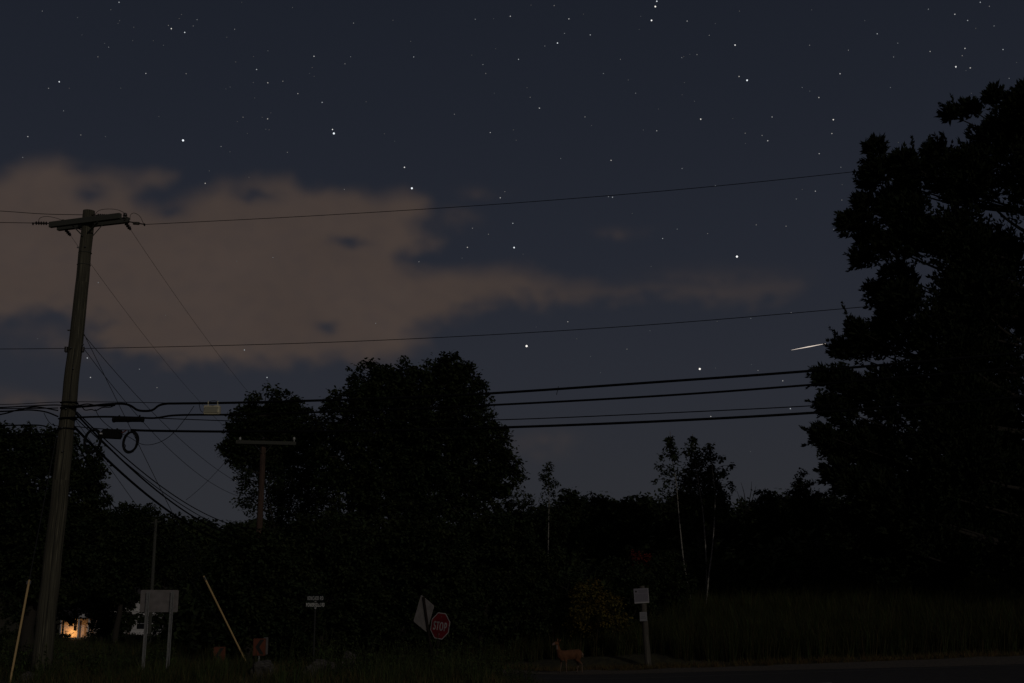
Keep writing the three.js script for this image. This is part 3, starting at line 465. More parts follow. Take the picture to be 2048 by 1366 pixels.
{ // weathered post with two notices
  const D = 53, b = at(1297, 1327, D), top = at(1284, 1172, D); b.y = H(b.x, b.z) - .2; const t = thing('notice_post', 'leaning weathered wooden post carrying two pale paper notices', 'notice post', b);
  const pts = []; for (let k = 0; k <= 12; k++) { const q = b.clone().lerp(top, k / 12); q.x += .02 * n2(k * .5, 9); pts.push(q); }
  mesh('post_shaft', new GB().tube(pts, .135, .115, 18, true).geo(), M.greyWood, t, true);
  const notice = (px, py, w, h, rot, draw) => { const c = at(px, py, D); c.z += .15; const m = mesh('notice', plate(roundRect(w, h, .008), .008, w, h), std(0xffffff, .8, { map: canvasTex(256, 256, draw) }), t); m.position.copy(c).sub(b); m.rotation.z = rot; };
  notice(1282, 1191.5, .61, .6, .055, (g, a) => { g.fillStyle = '#85818a'; g.fillRect(0, 0, a, a); g.fillStyle = '#b5b1b3'; g.fillRect(0, 236, a, 20); g.fillRect(248, 0, 8, a); g.fillStyle = '#2d2b2e'; g.beginPath(); g.arc(38, 52, 17, 0, 7); g.fill(); const r = rng(8); g.fillStyle = '#55525a'; for (const y of [30, 48, 66]) for (let x = 84; x < 226;) { const w = 8 + r() * 18; g.fillRect(x, y, w, 8); x += w + 6; } g.fillStyle = '#5f5c66'; for (let y = 96; y < 226; y += 13) for (let x = 22; x < 232;) { const w = 6 + r() * 16; g.fillRect(x, y, Math.min(w, 236 - x), 6); x += w + 5; } });
  notice(1286, 1233, .3, .37, .02, (g, a) => { g.fillStyle = '#8b8a8e'; g.fillRect(0, 0, a, a); g.fillStyle = '#4c4b50'; g.fillRect(26, 130, 170, 12); g.fillRect(26, 168, 190, 12); g.fillStyle = '#77767b'; g.fillRect(30, 40, 180, 9); g.fillRect(30, 62, 150, 9); g.fillRect(30, 84, 170, 9); });
}

// ---------------------------------------------------------------- boulders
function boulder(label, px, py, D, sx, sy, sz, seed) {
  const c = at(px, py, D), y0 = H(c.x, c.z), g = new THREE.IcosahedronGeometry(1, 4), p = g.attributes.position, v = V();
  for (let i = 0; i < p.count; i++) { v.fromBufferAttribute(p, i); const k = 1 + .22 * n3(v.x * 1.1 + seed, v.y * 1.1, v.z * 1.1) + .08 * n3(v.x * 3 + seed, v.y * 3, v.z * 3) + .02 * n3(v.x * 9, v.y * 9 + seed, v.z * 9); const f = (q) => Math.sign(q) * Math.pow(Math.abs(q), .8); p.setXYZ(i, f(v.x) * k * sx, f(v.y) * k * sy, f(v.z) * k * sz); }
  g.computeVertexNormals(); const m = mesh('boulder', g, M.rock); m.position.set(c.x, y0 + sy * .35, c.z); m.rotation.y = seed; return tag(m, label, 'boulder', 'boulders along the verge');
}
boulder('grey boulder at the foot of the chevron post', 527, 1354, 29, .28, .25, .26, 1.3);
boulder('pale rounded boulder among weeds, biggest between the chevron and stop signs', 650, 1356, 28.6, .30, .3, .26, 2.7);
boulder('small tan boulder perched behind the pale rounded one', 696, 1348, 30.5, .16, .34, .18, 4.1);
boulder('low dark boulder beside the pale rounded one', 620, 1358, 28.2, .14, .2, .16, 6.1);
boulder('flat boulder at the foot of the near utility pole', 92, 1364, 27.2, .26, .13, .22, 7.7);
boulder('half buried boulder beside the foot of the near pole', 55, 1368, 27.1, .18, .14, .2, 9.2);

// ---------------------------------------------------------------- deer
{
  const J = [ // tapered capsules: from, to, radii; the deer faces -x
    [[-.33, .735, 0], [.05, .745, 0], .17, .185], [[.05, .745, 0], [.36, .79, 0], .185, .165], [[-.36, .70, 0], [-.28, .60, 0], .15, .13], [[-.1, .66, 0], [.2, .68, 0], .14, .13],
    [[.33, .77, .07], [.36, .66, .09], .13, .115], [[.33, .77, -.07], [.33, .66, -.09], .13, .11],
    [[-.40, .80, 0], [-.47, .98, 0], .115, .08], [[-.47, .98, 0], [-.505, 1.17, .01], .08, .066],
    [[-.505, 1.19, .01], [-.60, 1.195, .045], .073, .06], [[-.60, 1.19, .045], [-.715, 1.145, .09], .052, .032],
    [[-.47, 1.24, .07], [-.405, 1.315, .15], .02, .028], [[-.405, 1.315, .15], [-.37, 1.35, .19], .027, .008], [[-.48, 1.25, -.04], [-.46, 1.34, -.11], .02, .027], [[-.46, 1.34, -.11], [-.45, 1.385, -.14], .026, .008],
    [[-.2, .66, .09], [-.155, .49, .085], .085, .042], [[-.155, .49, .085], [-.15, .30, .085], .036, .027], [[-.15, .30, .085], [-.14, .06, .085], .023, .018], [[-.14, .06, .085], [-.155, .012, .085], .02, .022],
    [[-.27, .66, -.09], [-.32, .50, -.085], .08, .042], [[-.32, .50, -.085], [-.335, .31, -.085], .036, .027], [[-.335, .31, -.085], [-.375, .06, -.085], .023, .018], [[-.375, .06, -.085], [-.39, .012, -.085], .02, .022],
    [[.34, .68, .09], [.31, .56, .09], .125, .085], [[.31, .56, .09], [.475, .385, .09], .072, .034], [[.475, .385, .09], [.50, .36, .09], .036, .03], [[.50, .36, .09], [.51, .07, .09], .027, .019], [[.51, .07, .09], [.495, .012, .09], .02, .022],
    [[.32, .68, -.09], [.25, .56, -.09], .12, .08], [[.25, .56, -.09], [.375, .37, -.09], .066, .034], [[.375, .37, -.09], [.385, .345, -.09], .035, .03], [[.385, .345, -.09], [.33, .07, -.09], .026, .019], [[.33, .07, -.09], [.315, .012, -.09], .02, .022],
    [[.49, .82, 0], [.545, .74, 0], .035, .045], [[.545, .74, 0], [.56, .62, 0], .045, .015],
  ];
  const res = 118, half = .8, mc = new MarchingCubes(res, new THREE.MeshStandardMaterial(), false, false, 90000);
  mc.isolation = 0; const c0 = [-.08, .70, 0], fld = mc.field;
  const pre = J.map(([a, b, r, q]) => { const d = [b[0] - a[0], b[1] - a[1], b[2] - a[2]]; return [a, d, d[0] ** 2 + d[1] ** 2 + d[2] ** 2, r, q]; });
  for (let k = 0; k < res; k++) for (let j = 0; j < res; j++) for (let i = 0; i < res; i++) {
    const x = (i - res / 2) / (res / 2) * half + c0[0], y = (j - res / 2) / (res / 2) * half + c0[1], z = (k - res / 2) / (res / 2) * half + c0[2];
    let s = 1;
    if (Math.abs(z) < .3) for (const [a, d, l, r, q] of pre) {
      const px = x - a[0], py = y - a[1], pz = z - a[2], t = Math.min(1, Math.max(0, (px * d[0] + py * d[1] + pz * d[2]) / l));
      const e = Math.hypot(px - t * d[0], py - t * d[1], pz - t * d[2]) - lerp(r, q, t), w = Math.min(.045, .4 * (r + q)), h = Math.max(w - Math.abs(s - e), 0) / w;
      s = Math.min(s, e) - h * h * w * .25;
    }
    fld[k * res * res + j * res + i] = -s;
  }
  mc.update();
  const n = mc.count, P = new Float32Array(n * 3), Nn = new Float32Array(n * 3), C = new Float32Array(n * 3);
  for (let i = 0; i < n; i++) {
    const x = mc.positionArray[i * 3] * half + c0[0], y = mc.positionArray[i * 3 + 1] * half + c0[1], z = mc.positionArray[i * 3 + 2] * half + c0[2];
    P.set([x, y, z], i * 3); Nn.set([mc.normalArray[i * 3], mc.normalArray[i * 3 + 1], mc.normalArray[i * 3 + 2]], i * 3);
    let c = [.17, .068, .028]; const m = .9 + .2 * n3(x * 7, y * 7, z * 7) + .12 * n3(x * 30, y * 30, z * 30);
    const pale = (k, q) => { c = c.map((v, j) => lerp(v, q[j], k)); };
    if (y < .5) pale(.75 * sstep(.5, .3, y), [.20, .15, .115]);
    if (y < .58 && y > .42 && Math.abs(x) < .3 && Math.abs(z) < .1) pale(.8 * sstep(.585, .55, y), [.34, .28, .22]);
    if (x < -.62) pale(.6, [.26, .20, .19]);
    if (x < -.42 && x > -.6 && y > .95 && y < 1.14 && x < -.5) pale(.5, [.33, .28, .24]);
    if (x > .5 && y > .55) pale(.4, [.35, .28, .22]);
    if (y < .045) c = [.012, .01, .009]; if (x < -.728) c = [.015, .012, .012];
    C.set(c.map((v) => v * m), i * 3);
  }
  const g = new THREE.BufferGeometry(); g.setAttribute('position', new THREE.BufferAttribute(P, 3)); g.setAttribute('normal', new THREE.BufferAttribute(Nn, 3)); g.setAttribute('color', new THREE.BufferAttribute(C, 3));
  const foot = at(1139, 1343, 51), t = thing('deer', 'reddish brown deer standing at the road edge with its head raised', 'deer', V(foot.x, H(foot.x, foot.z) + .005, foot.z)); t.rotation.y = .16; t.scale.setScalar(.97);
  mesh('body', g, std(0xffffff, .9, { vertexColors: true }), t);
  for (const s of [-1, 1]) { const e = mesh('eye', new THREE.SphereGeometry(.013, 10, 8), std(col(.01, .008, .006), .15), t); e.position.set(-.578, 1.218, .04 + s * .056); }
}

// ---------------------------------------------------------------- house beyond the trees
{
  const o = at(215, 1276, 180); o.y = H(o.x, o.z) - .05;
  const t = thing('house', 'white clapboard house with a lamplit porch seen between the trees', 'house', o);
  const white = std(col(.68, .66, .66), .8), trim = std(col(.74, .72, .70), .7), roofM = std(col(.045, .04, .04), .95), tan = std(col(.42, .34, .28), .85), brick = std(col(.30, .13, .08), .95), glass = std(col(.012, .014, .018), .12), dark = std(col(.05, .03, .022), .8);
  const lap = (w, h, pitch = .2) => { const s = new THREE.Shape(); s.moveTo(-.15, 0); const n = Math.round(h / pitch); s.lineTo(.03, 0); for (let k = 0; k < n; k++) { s.lineTo(.03, k * h / n); s.lineTo(.0, (k + 1) * h / n - .002); if (k < n - 1) s.lineTo(.03, (k + 1) * h / n); } s.lineTo(-.15, h); s.closePath(); return new THREE.ExtrudeGeometry(s, { depth: w, bevelEnabled: false }).rotateY(-Math.PI / 2).translate(w / 2, 0, 0); };
  const block = (name, m, x0, x1, y0, y1, z0, z1, par = t) => mesh(name, new THREE.BoxGeometry(x1 - x0, y1 - y0, z1 - z0).translate((x0 + x1) / 2, (y0 + y1) / 2, (z0 + z1) / 2), m, par);
  const front = (m, x0, x1, y0, y1, z) => { const a = mesh('wall', lap(x1 - x0, y1 - y0), m, t); a.position.set((x0 + x1) / 2, y0, z); return a; };
  block('wall', white, -2.1, 6.4, 0, 3.6, -8, -.15); front(white, -2.1, 3.4, .4, 3.6, 0); block('foundation', tan, -2.12, 6.5, -.4, .42, -.2, .06);
  const gable = (x0, x1, y, peak, z0, z1, m) => { const s = new THREE.Shape(); s.moveTo(x0, y); s.lineTo(x1, y); s.lineTo((x0 + x1) / 2, peak); s.closePath(); return mesh('gable', new THREE.ExtrudeGeometry(s, { depth: z1 - z0, bevelEnabled: false }).translate(0, 0, z0), m, t); };
  const slope = (a, b, c, d, th = .16) => { const g = new THREE.BufferGeometry(), q = [a, b, c, d], n = b.clone().sub(a).cross(d.clone().sub(a)).normalize().multiplyScalar(-th), p = []; for (const k of q) p.push(k.x, k.y, k.z); for (const k of q) p.push(k.x + n.x, k.y + n.y, k.z + n.z); g.setAttribute('position', new THREE.Float32BufferAttribute(p, 3)); g.setIndex([0, 1, 2, 0, 2, 3, 4, 6, 5, 4, 7, 6, 0, 4, 5, 0, 5, 1, 1, 5, 6, 1, 6, 2, 2, 6, 7, 2, 7, 3, 3, 7, 4, 3, 4, 0]); return g; };
  const roof = mesh('roof', mergeGeometries([slope(V(-2.6, 3.5, .5), V(6.9, 3.5, .5), V(6.9, 7, -4), V(-2.6, 7, -4)), slope(V(6.9, 3.5, -8.5), V(-2.6, 3.5, -8.5), V(-2.6, 7, -4), V(6.9, 7, -4))]), roofM, t);
  block('chimney', brick, .25, .95, 4.5, 8.0, -3.6, -2.9, roof); block('chimney_cap', tan, .18, 1.02, 8.0, 8.12, -3.67, -2.83, roof);
  front(white, 3.4, 6.6, .4, 3.9, 1.2); block('wall', white, 3.4, 6.6, 0, 3.9, -.1, 1.05); gable(3.2, 6.8, 3.9, 6.0, .6, 1.18, white);
  mesh('roof', mergeGeometries([slope(V(2.9, 3.75, 1.6), V(5, 6.2, 1.6), V(5, 6.2, -3), V(2.9, 3.75, -3)), slope(V(7.1, 3.75, -3), V(5, 6.2, -3), V(5, 6.2, 1.6), V(7.1, 3.75, 1.6))]), roofM, t);
  block('fascia', trim, 2.2, 4.3, 3.55, 4.05, 1.25, 1.36); block('fascia', trim, -2.6, 2.9, 3.42, 3.6, .5, .56);
  // porch wing
  front(white, -6.2, -2.1, 0, 2.9, -.4); block('wall', white, -6.2, -2.1, 0, 2.9, -5, -.55); mesh('roof', slope(V(-6.6, 2.75, 1.9), V(-1.9, 2.75, 1.9), V(-1.9, 4.3, -3), V(-6.6, 4.3, -3)), roofM, t);
  gable(-3.75, -2.0, 2.75, 3.55, 1.2, 1.85, white); block('porch_floor', tan, -6.3, -2.0, -.25, .06, -.3, 1.9);
  for (const x of [-6.0, -3.6, -2.2]) block('porch_column', trim, x - .09, x + .09, .06, 2.75, 1.6, 1.78);
  const win = (x, y, w, h, z) => { const f = block('window', trim, x - w / 2 - .1, x + w / 2 + .1, y - .1, y + h + .1, z, z + .07); block('pane', glass, x - w / 2, x + w / 2, y, y + h / 2 - .02, z + .07, z + .085, f); block('pane', glass, x - w / 2, x + w / 2, y + h / 2 + .02, y + h, z + .07, z + .085, f); };
  win(-1, 1.3, .9, 1.4, .03); win(1.1, 1.3, .9, 1.4, .03); win(5, 1.2, 1.5, 1.5, 1.23); win(-4.62, .95, .42, 1.5, -.36); win(5, 4.3, .6, .8, 1.2);
  const door = block('door', dark, -4.12, -3.9, .06, 2.2, -.37, -.3); block('handle', M.steel, -3.97, -3.93, 1.0, 1.06, -.3, -.25, door);
  const lamp = mesh('porch_lamp', new THREE.SphereGeometry(.11, 16, 12), new THREE.MeshStandardMaterial({ color: 0x222222, emissive: col(1, .55, .18), emissiveIntensity: 1.2 }), t); lamp.position.set(-5.05, .55, .55);
  block('lamp_post', M.black, -5.08, -5.02, .06, .44, .52, .58);
  const light = new THREE.PointLight(col(1, .42, .10), 4.2); light.position.set(-5.05, .55, .55); light.castShadow = true; light.shadow.radius = 4; t.add(light); light.name = 'porch_lamp_light';
  t.rotation.y = .05;
}

// ---------------------------------------------------------------- trees
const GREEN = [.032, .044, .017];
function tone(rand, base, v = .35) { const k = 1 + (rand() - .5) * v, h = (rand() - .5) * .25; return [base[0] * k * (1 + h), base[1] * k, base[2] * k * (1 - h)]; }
// lobes: [px, py, radius in px, squash] at distance D; the crown is leaf clumps spread through those volumes
function broadleaf({ name = 'tree', label, group, foot, D, lobes, leaves = 12000, leaf = .16, clump = .42, trunk = .2, seed = 1, base = GREEN, thin = 1, depth = .75, bark = M.bark, stems = 1, rag = 1.12, cat = 'tree', twigs = .3, shell = .5 }) {
  const rand = rng(seed * 7919 + 13), L = lobes.map(([px, py, r, sq = 1]) => { const c = at(px, py, D); const m = r * D / (FOCAL * 1.01); c.z += (rand() - .5) * m * .8; return { c, r: m, sq }; });
  const mid = L.reduce((s, l) => s.add(l.c), V()).multiplyScalar(1 / L.length), fx = foot != null ? at(foot, 1200, D).x : mid.x, b = V(fx, 0, -D); b.y = H(b.x, b.z) - .15;
  const t = thing(name, label, cat, b, group), wood = new GB(), top = Math.max(...L.map((l) => l.c.y)), area = L.reduce((s, l) => s + l.r * l.r, 0);
  const axis = []; // trunk(s)
  for (let s = 0; s < stems; s++) {
    const lean = (rand() - .5) * (stems > 1 ? 2.2 : .4), pts = [], head = mid.clone(); head.y = lerp(mid.y, top, .55); head.x += lean; head.z += (rand() - .5) * (stems > 1 ? 1.5 : .3);
    for (let k = 0; k <= 10; k++) { const u = k / 10, q = V(lerp(b.x + (stems > 1 ? lean * .15 : 0), head.x, u ** 1.2), lerp(b.y, head.y, u), lerp(b.z, head.z, u)); q.x += .12 * n2(k * .4, seed + s); q.z += .12 * n2(k * .4, seed + s + 40); pts.push(q); }
    wood.tube(pts, trunk / Math.sqrt(stems), trunk * .28 / Math.sqrt(stems), 9, false, .8); axis.push(pts);
  }
  const cr = new GB();
  for (const l of L) {
    const ax = axis[Math.floor(rand() * axis.length)]; let a = ax[3 + Math.floor(rand() * 4)]; for (const q of ax) if (q.y < l.c.y - l.r * .5 && q.y > a.y) a = q;
    const limb = curve([a, a.clone().lerp(l.c, .5).add(V((rand() - .5) * .4, -.15 * l.r, (rand() - .5) * .4)), l.c.clone().add(V(0, l.r * .2, 0))], 8);
    wood.tube(limb, trunk * .38, trunk * .1, 6);
    const share = leaves * l.r * l.r / area, per = Math.max(6, Math.round(38 * thin)), nc = Math.max(6, Math.round(share / per));
    for (let k = 0; k < nc; k++) {
      const u = rand() * 2 - 1, ph = rand() * 6.2832, s = Math.sqrt(1 - u * u), rr = l.r * (shell + (rag - shell) * Math.pow(rand(), .6)) * (1 + .14 * n3(u * 2 + seed, Math.cos(ph) * 2, Math.sin(ph) * 2)), cx = l.c.x + s * Math.cos(ph) * rr, cy = l.c.y + u * rr * l.sq, cz = l.c.z + s * Math.sin(ph) * rr * depth;
      if (rand() < twigs) wood.tube([l.c.clone().lerp(V(cx, cy, cz), .25), l.c.clone().lerp(V(cx, cy, cz), .65).add(V(0, -.1 * l.r, 0)), V(cx, cy, cz)], trunk * .09, .008, 4);
      const tc = tone(rand, base), cs = clump * (.6 + .8 * rand());
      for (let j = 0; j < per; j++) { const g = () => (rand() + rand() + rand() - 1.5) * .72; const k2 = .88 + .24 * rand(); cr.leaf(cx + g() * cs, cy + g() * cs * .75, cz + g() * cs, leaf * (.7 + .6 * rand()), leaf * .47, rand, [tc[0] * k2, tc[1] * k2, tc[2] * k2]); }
    }
  }
  mesh('trunk', wood.geo(), bark, t, true);
  mesh('crown', cr.geo(false), M.leaf, t, true);
  return t;
}
broadleaf({ name: 'maple_tree', label: 'largest broad dark tree in the middle with a lumpy crown', group: 'trees across the road', foot: 830, D: 62, trunk: .42, leaves: 84000, leaf: .18, seed: 1, lobes: [[747, 775, 48], [790, 772, 45], [835, 780, 50], [905, 757, 46], [930, 775, 42], [700, 835, 55], [765, 840, 85], [860, 830, 85], [930, 840, 60], [665, 860, 30], [690, 920, 62], [770, 930, 100], [880, 920, 105], [960, 905, 62], [1000, 955, 42], [965, 990, 62], [880, 1010, 90], [770, 1010, 90], [690, 985, 55], [905, 735, 28], [745, 745, 22], [648, 860, 20], [1010, 925, 26], [985, 880, 34]] });
broadleaf({ name: 'leafy_tree', label: 'smaller leafy tree with thin upright stems behind the far utility pole', group: 'trees across the road', foot: 545, D: 68, trunk: .3, stems: 4, leaves: 26000, leaf: .18, seed: 2, lobes: [[528, 812, 34], [575, 815, 30], [500, 850, 42], [560, 855, 55], [610, 855, 32], [480, 878, 28], [530, 890, 60], [600, 895, 40], [455, 898, 16], [475, 915, 18], [640, 900, 26]] });
broadleaf({ name: 'leafy_tree', label: 'see-through lower growth of fine stems beside the far utility pole', group: 'trees across the road', foot: 570, D: 66, trunk: .2, stems: 9, leaves: 8500, leaf: .16, thin: .5, clump: .5, seed: 3, shell: .2, twigs: .6, lobes: [[490, 960, 22], [500, 1000, 26], [560, 960, 50], [600, 950, 50], [640, 950, 45], [580, 1010, 50], [630, 1010, 45], [480, 935, 12]] });
broadleaf({ name: 'broad_tree', label: 'dark tree at the picture edge behind the near utility pole', group: 'trees across the road', foot: 60, D: 58, trunk: .35, leaves: 52000, leaf: .18, seed: 4, lobes: [[68, 880, 34], [30, 905, 45], [-20, 900, 50], [110, 905, 45], [150, 925, 45], [190, 950, 26], [60, 970, 85], [150, 1000, 60], [-30, 1000, 90], [30, 1070, 90], [120, 1080, 75], [185, 1040, 32], [-60, 1100, 80], [60, 1140, 70], [150, 1150, 50], [195, 985, 20]] });
broadleaf({ name: 'broad_tree', label: 'rounded tree above the lamplit house roof', group: 'trees near the house', foot: 235, D: 110, trunk: .3, leaves: 20000, leaf: .3, clump: .6, seed: 5, lobes: [[255, 1028, 22], [292, 1032, 22], [230, 1060, 35], [275, 1065, 40], [322, 1068, 30], [210, 1110, 45], [265, 1120, 50], [330, 1110, 32], [240, 1160, 40], [200, 1150, 35]] });
broadleaf({ name: 'broad_tree', label: 'dark tree hiding the middle of the lamplit house', group: 'trees near the house', foot: 206, D: 120, trunk: .28, leaves: 9000, leaf: .3, clump: .55, seed: 6, lobes: [[205, 1190, 30], [220, 1225, 28], [200, 1250, 22], [228, 1255, 18], [196, 1225, 16], [240, 1232, 12], [250, 1250, 10], [262, 1238, 9], [190, 1165, 30], [235, 1195, 26]] });
broadleaf({ name: 'broad_tree', label: 'tree overhanging the house roof behind the blank sign', group: 'trees near the house', foot: 335, D: 128, trunk: .28, leaves: 9000, leaf: .3, clump: .55, seed: 7, lobes: [[300, 1150, 35], [340, 1165, 40], [370, 1130, 40], [330, 1200, 25], [350, 1235, 28], [262, 1195, 18], [390, 1180, 40], [385, 1240, 35], [298, 1185, 16], [285, 1232, 9], [318, 1225, 18], [312, 1250, 12], [270, 1205, 10]] });
broadleaf({ name: 'broad_tree', label: 'tree above the lit porch beside the near pole', group: 'trees near the house', foot: 95, D: 130, trunk: .28, leaves: 9000, leaf: .3, clump: .55, seed: 8, lobes: [[120, 1190, 36], [160, 1185, 30], [150, 1215, 18], [60, 1200, 50], [110, 1225, 20], [95, 1250, 18], [30, 1240, 40], [175, 1160, 30], [138, 1238, 8], [186, 1222, 14], [172, 1208, 14]] });
const dense = [
  ['low dark tree swallowing the foot of the far utility pole', 500, 49.5, [[470, 1120, 55], [530, 1110, 50], [500, 1160, 70], [440, 1180, 45], [560, 1170, 60], [500, 1220, 70], [580, 1230, 60]], 16000, 11],
  ['low dark tree behind the street name blades', 640, 55, [[600, 1090, 50], [650, 1080, 55], [700, 1100, 55], [630, 1150, 75], [700, 1170, 70], [650, 1230, 70], [720, 1240, 60]], 17000, 12],
  ['low dark tree behind the leaning diamond sign', 800, 56, [[760, 1090, 55], [820, 1085, 55], [880, 1100, 55], [790, 1160, 75], [870, 1170, 75], [810, 1235, 65], [890, 1240, 60]], 17000, 13],
  ['low dark tree behind the stop sign', 960, 58, [[930, 1075, 45], [990, 1070, 45], [1030, 1090, 40], [950, 1140, 70], [1030, 1150, 65], [960, 1215, 65], [1040, 1225, 60]], 16000, 14],
];
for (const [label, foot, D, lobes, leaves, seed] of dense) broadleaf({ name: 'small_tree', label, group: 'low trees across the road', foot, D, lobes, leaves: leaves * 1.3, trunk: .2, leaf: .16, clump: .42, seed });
const wood = [
  ['tapering young tree beside the slim lone birch', 1040, 74, [[1045, 1010, 24], [1015, 1025, 26], [1060, 1035, 26], [1030, 1060, 40], [1070, 1075, 40]], 5200, 21],
  ['loose leafy young tree just past the slim birch', 1135, 72, [[1130, 992, 17], [1150, 1000, 17], [1125, 1015, 24], [1155, 1025, 24], [1140, 1055, 40]], 4200, 22],
  ['bushy young tree in the dip of the treeline', 1190, 76, [[1185, 1008, 20], [1215, 1012, 20], [1200, 1035, 32], [1175, 1060, 35], [1230, 1060, 35], [1200, 1100, 45]], 7000, 23],
  ['rounded bush-like tree left of the birch trio', 1265, 75, [[1250, 1025, 22], [1285, 1028, 22], [1265, 1050, 35], [1300, 1065, 30], [1260, 1100, 50]], 7000, 24],
  ['dense dark sapling between the birch stems', 1406, 66, [[1402, 935, 22], [1385, 955, 22], [1425, 955, 20], [1400, 985, 36], [1370, 1000, 24], [1435, 1000, 26], [1385, 1025, 30], [1425, 1030, 24]], 5600, 25],
  ['pointed bushy tree past the bare branches', 1530, 70, [[1525, 990, 14], [1535, 1008, 20], [1520, 1025, 28], [1550, 1035, 30], [1530, 1065, 45], [1500, 1085, 35], [1565, 1085, 40]], 8000, 26],
  ['loose tree tucked against the dark conifer', 1605, 68, [[1602, 958, 12], [1590, 980, 18], [1615, 985, 18], [1600, 1010, 30], [1635, 1015, 28], [1610, 1050, 50], [1655, 1055, 40]], 7000, 27],
  ['low rounded tree below the bare branches', 1455, 70, [[1455, 1060, 30], [1480, 1065, 28], [1465, 1095, 50], [1430, 1090, 40], [1500, 1110, 40]], 7000, 28],
  ['dark tree filling the gap under the birch leaves', 1340, 72, [[1330, 1055, 28], [1360, 1060, 28], [1345, 1090, 45], [1310, 1100, 40], [1385, 1090, 40]], 7000, 29],
];
for (const [label, foot, D, lobes, leaves, seed] of wood) broadleaf({ name: 'young_tree', label, group: 'young trees of the far wood', foot, D, lobes, leaves, trunk: .12, leaf: .16, clump: .3, seed, thin: .6, twigs: .4, shell: .3, rag: 1.2 });
const bushes = [
  ['big dark bush below the far wood, behind the deer head', 1100, 58, [[1080, 1140, 50], [1130, 1150, 50], [1070, 1200, 55], [1130, 1210, 60], [1090, 1255, 45]], 9000, 31, GREEN],
  ['yellowing bush behind the deer back', 1190, 56.5, [[1170, 1195, 32], [1205, 1200, 30], [1180, 1230, 38], [1220, 1235, 30], [1165, 1255, 28], [1225, 1262, 22]], 5200, 32, [.13, .10, .022]],
  ['dark bush between the yellowing bush and the notice post', 1250, 58, [[1240, 1160, 40], [1275, 1175, 38], [1255, 1215, 45], [1285, 1245, 36]], 7000, 33, GREEN],
  ['dark red leaved bush top above the notice post', 1283, 63, [[1272, 1114, 11, .7], [1290, 1116, 11, .7], [1283, 1122, 12, .6]], 700, 34, [.16, .025, .018]],
  ['dark bush just past the notice post', 1335, 60, [[1320, 1150, 45], [1350, 1165, 40], [1330, 1200, 45], [1360, 1225, 35]], 7000, 35, GREEN],
  ['dark bush at the foot of the birches', 1420, 62, [[1400, 1150, 45], [1440, 1150, 45], [1470, 1170, 40], [1430, 1195, 40]], 7000, 36, GREEN],
  ['paler green bush between the birches and the conifer', 1550, 61, [[1520, 1150, 42], [1565, 1150, 45], [1540, 1185, 40], [1590, 1180, 35]], 7500, 37, [.045, .075, .03]],
  ['dark bush under the conifer branches', 1680, 60, [[1650, 1130, 50], [1700, 1140, 50], [1660, 1180, 45], [1730, 1175, 45]], 8000, 38, GREEN],
  ['dark bush beside the conifer trunk at the picture edge', 1850, 62, [[1800, 1140, 55], [1860, 1135, 55], [1920, 1145, 50], [1830, 1180, 45], [1900, 1185, 45], [1980, 1160, 50], [2030, 1170, 45]], 10000, 39, GREEN],
];
for (const [label, foot, D, lobes, leaves, seed, base] of bushes) broadleaf({ name: 'bush', label, group: 'bushes across the road', foot, D, lobes, leaves, trunk: .07, stems: 4, leaf: .13, clump: .3, seed, base, cat: 'bush', twigs: .2 });

// birches: white stems that are given their course, sparse hanging leaves
function birch(label, D, course, tufts, leaves, seed, r = .05) {
  const rand = rng(seed * 131), pts = course.map(([x, y]) => at(x, y, D)); const f = pts[0].clone(); f.y = H(f.x, f.z) - .1; pts.unshift(f);
  const t = thing('birch_tree', label, 'birch tree', f, 'white stemmed birches'), line = curve(pts, 40), tw = new GB(), cr = new GB();
  mesh('trunk', new GB().tube(line, r, r * .25, 8).geo(), M.birch, t, true);
  for (const [px, py, rp, n] of tufts) {
    const c = at(px, py, D), m = rp * D / FOCAL; let a = line[0], bd = 1e9; for (const q of line) { const d = q.distanceTo(c) + (q.y > c.y ? 2 : 0); if (d < bd) { bd = d; a = q; } }
    tw.tube(curve([a, a.clone().lerp(c, .6).add(V(0, .12, 0)), c.clone().add(V((c.x - a.x) * .3, -.1, 0))], 6), .014, .004, 4);
    for (let k = 0; k < n * leaves; k++) { const g = () => (rand() + rand() + rand() - 1.5) * .85; const tc = tone(rand, GREEN, .5); cr.leaf(c.x + g() * m, c.y + g() * m * 1.15, c.z + g() * m, .17 * (.7 + .6 * rand()), .07, rand, tc, .8); }
  }
  mesh('branches', tw.geo(), M.bark, t, true); mesh('crown', cr.geo(false), M.leaf, t, true);
}
birch('slim lone birch with a narrow spire of leaves', 70, [[1096, 1150], [1097, 1060], [1098, 1000], [1096, 925]], [[1097, 935, 12, 5], [1093, 955, 16, 6], [1100, 970, 18, 7], [1114, 968, 8, 2], [1085, 952, 7, 2], [1108, 990, 12, 3], [1090, 1000, 16, 3], [1112, 1010, 12, 2], [1085, 1020, 16, 2], [1100, 1030, 18, 3], [1070, 1025, 10, 1]], 16, 1, .045);
birch('birch with the leftmost slanting white stem of the trio', 61, [[1388, 1248], [1378, 1177], [1372, 1152], [1365, 1103], [1357, 1020], [1352, 963], [1342, 905], [1340, 862]], [[1340, 878, 9, 5], [1342, 900, 14, 8], [1350, 912, 12, 6], [1337, 885, 10, 4], [1323, 912, 8, 2], [1317, 932, 8, 2], [1330, 945, 14, 3], [1345, 940, 14, 4], [1335, 965, 16, 4], [1310, 962, 6, 1], [1325, 990, 16, 4], [1340, 1000, 18, 4], [1312, 1010, 14, 3], [1325, 1025, 18, 4], [1300, 1005, 8, 1]], 15, 2);
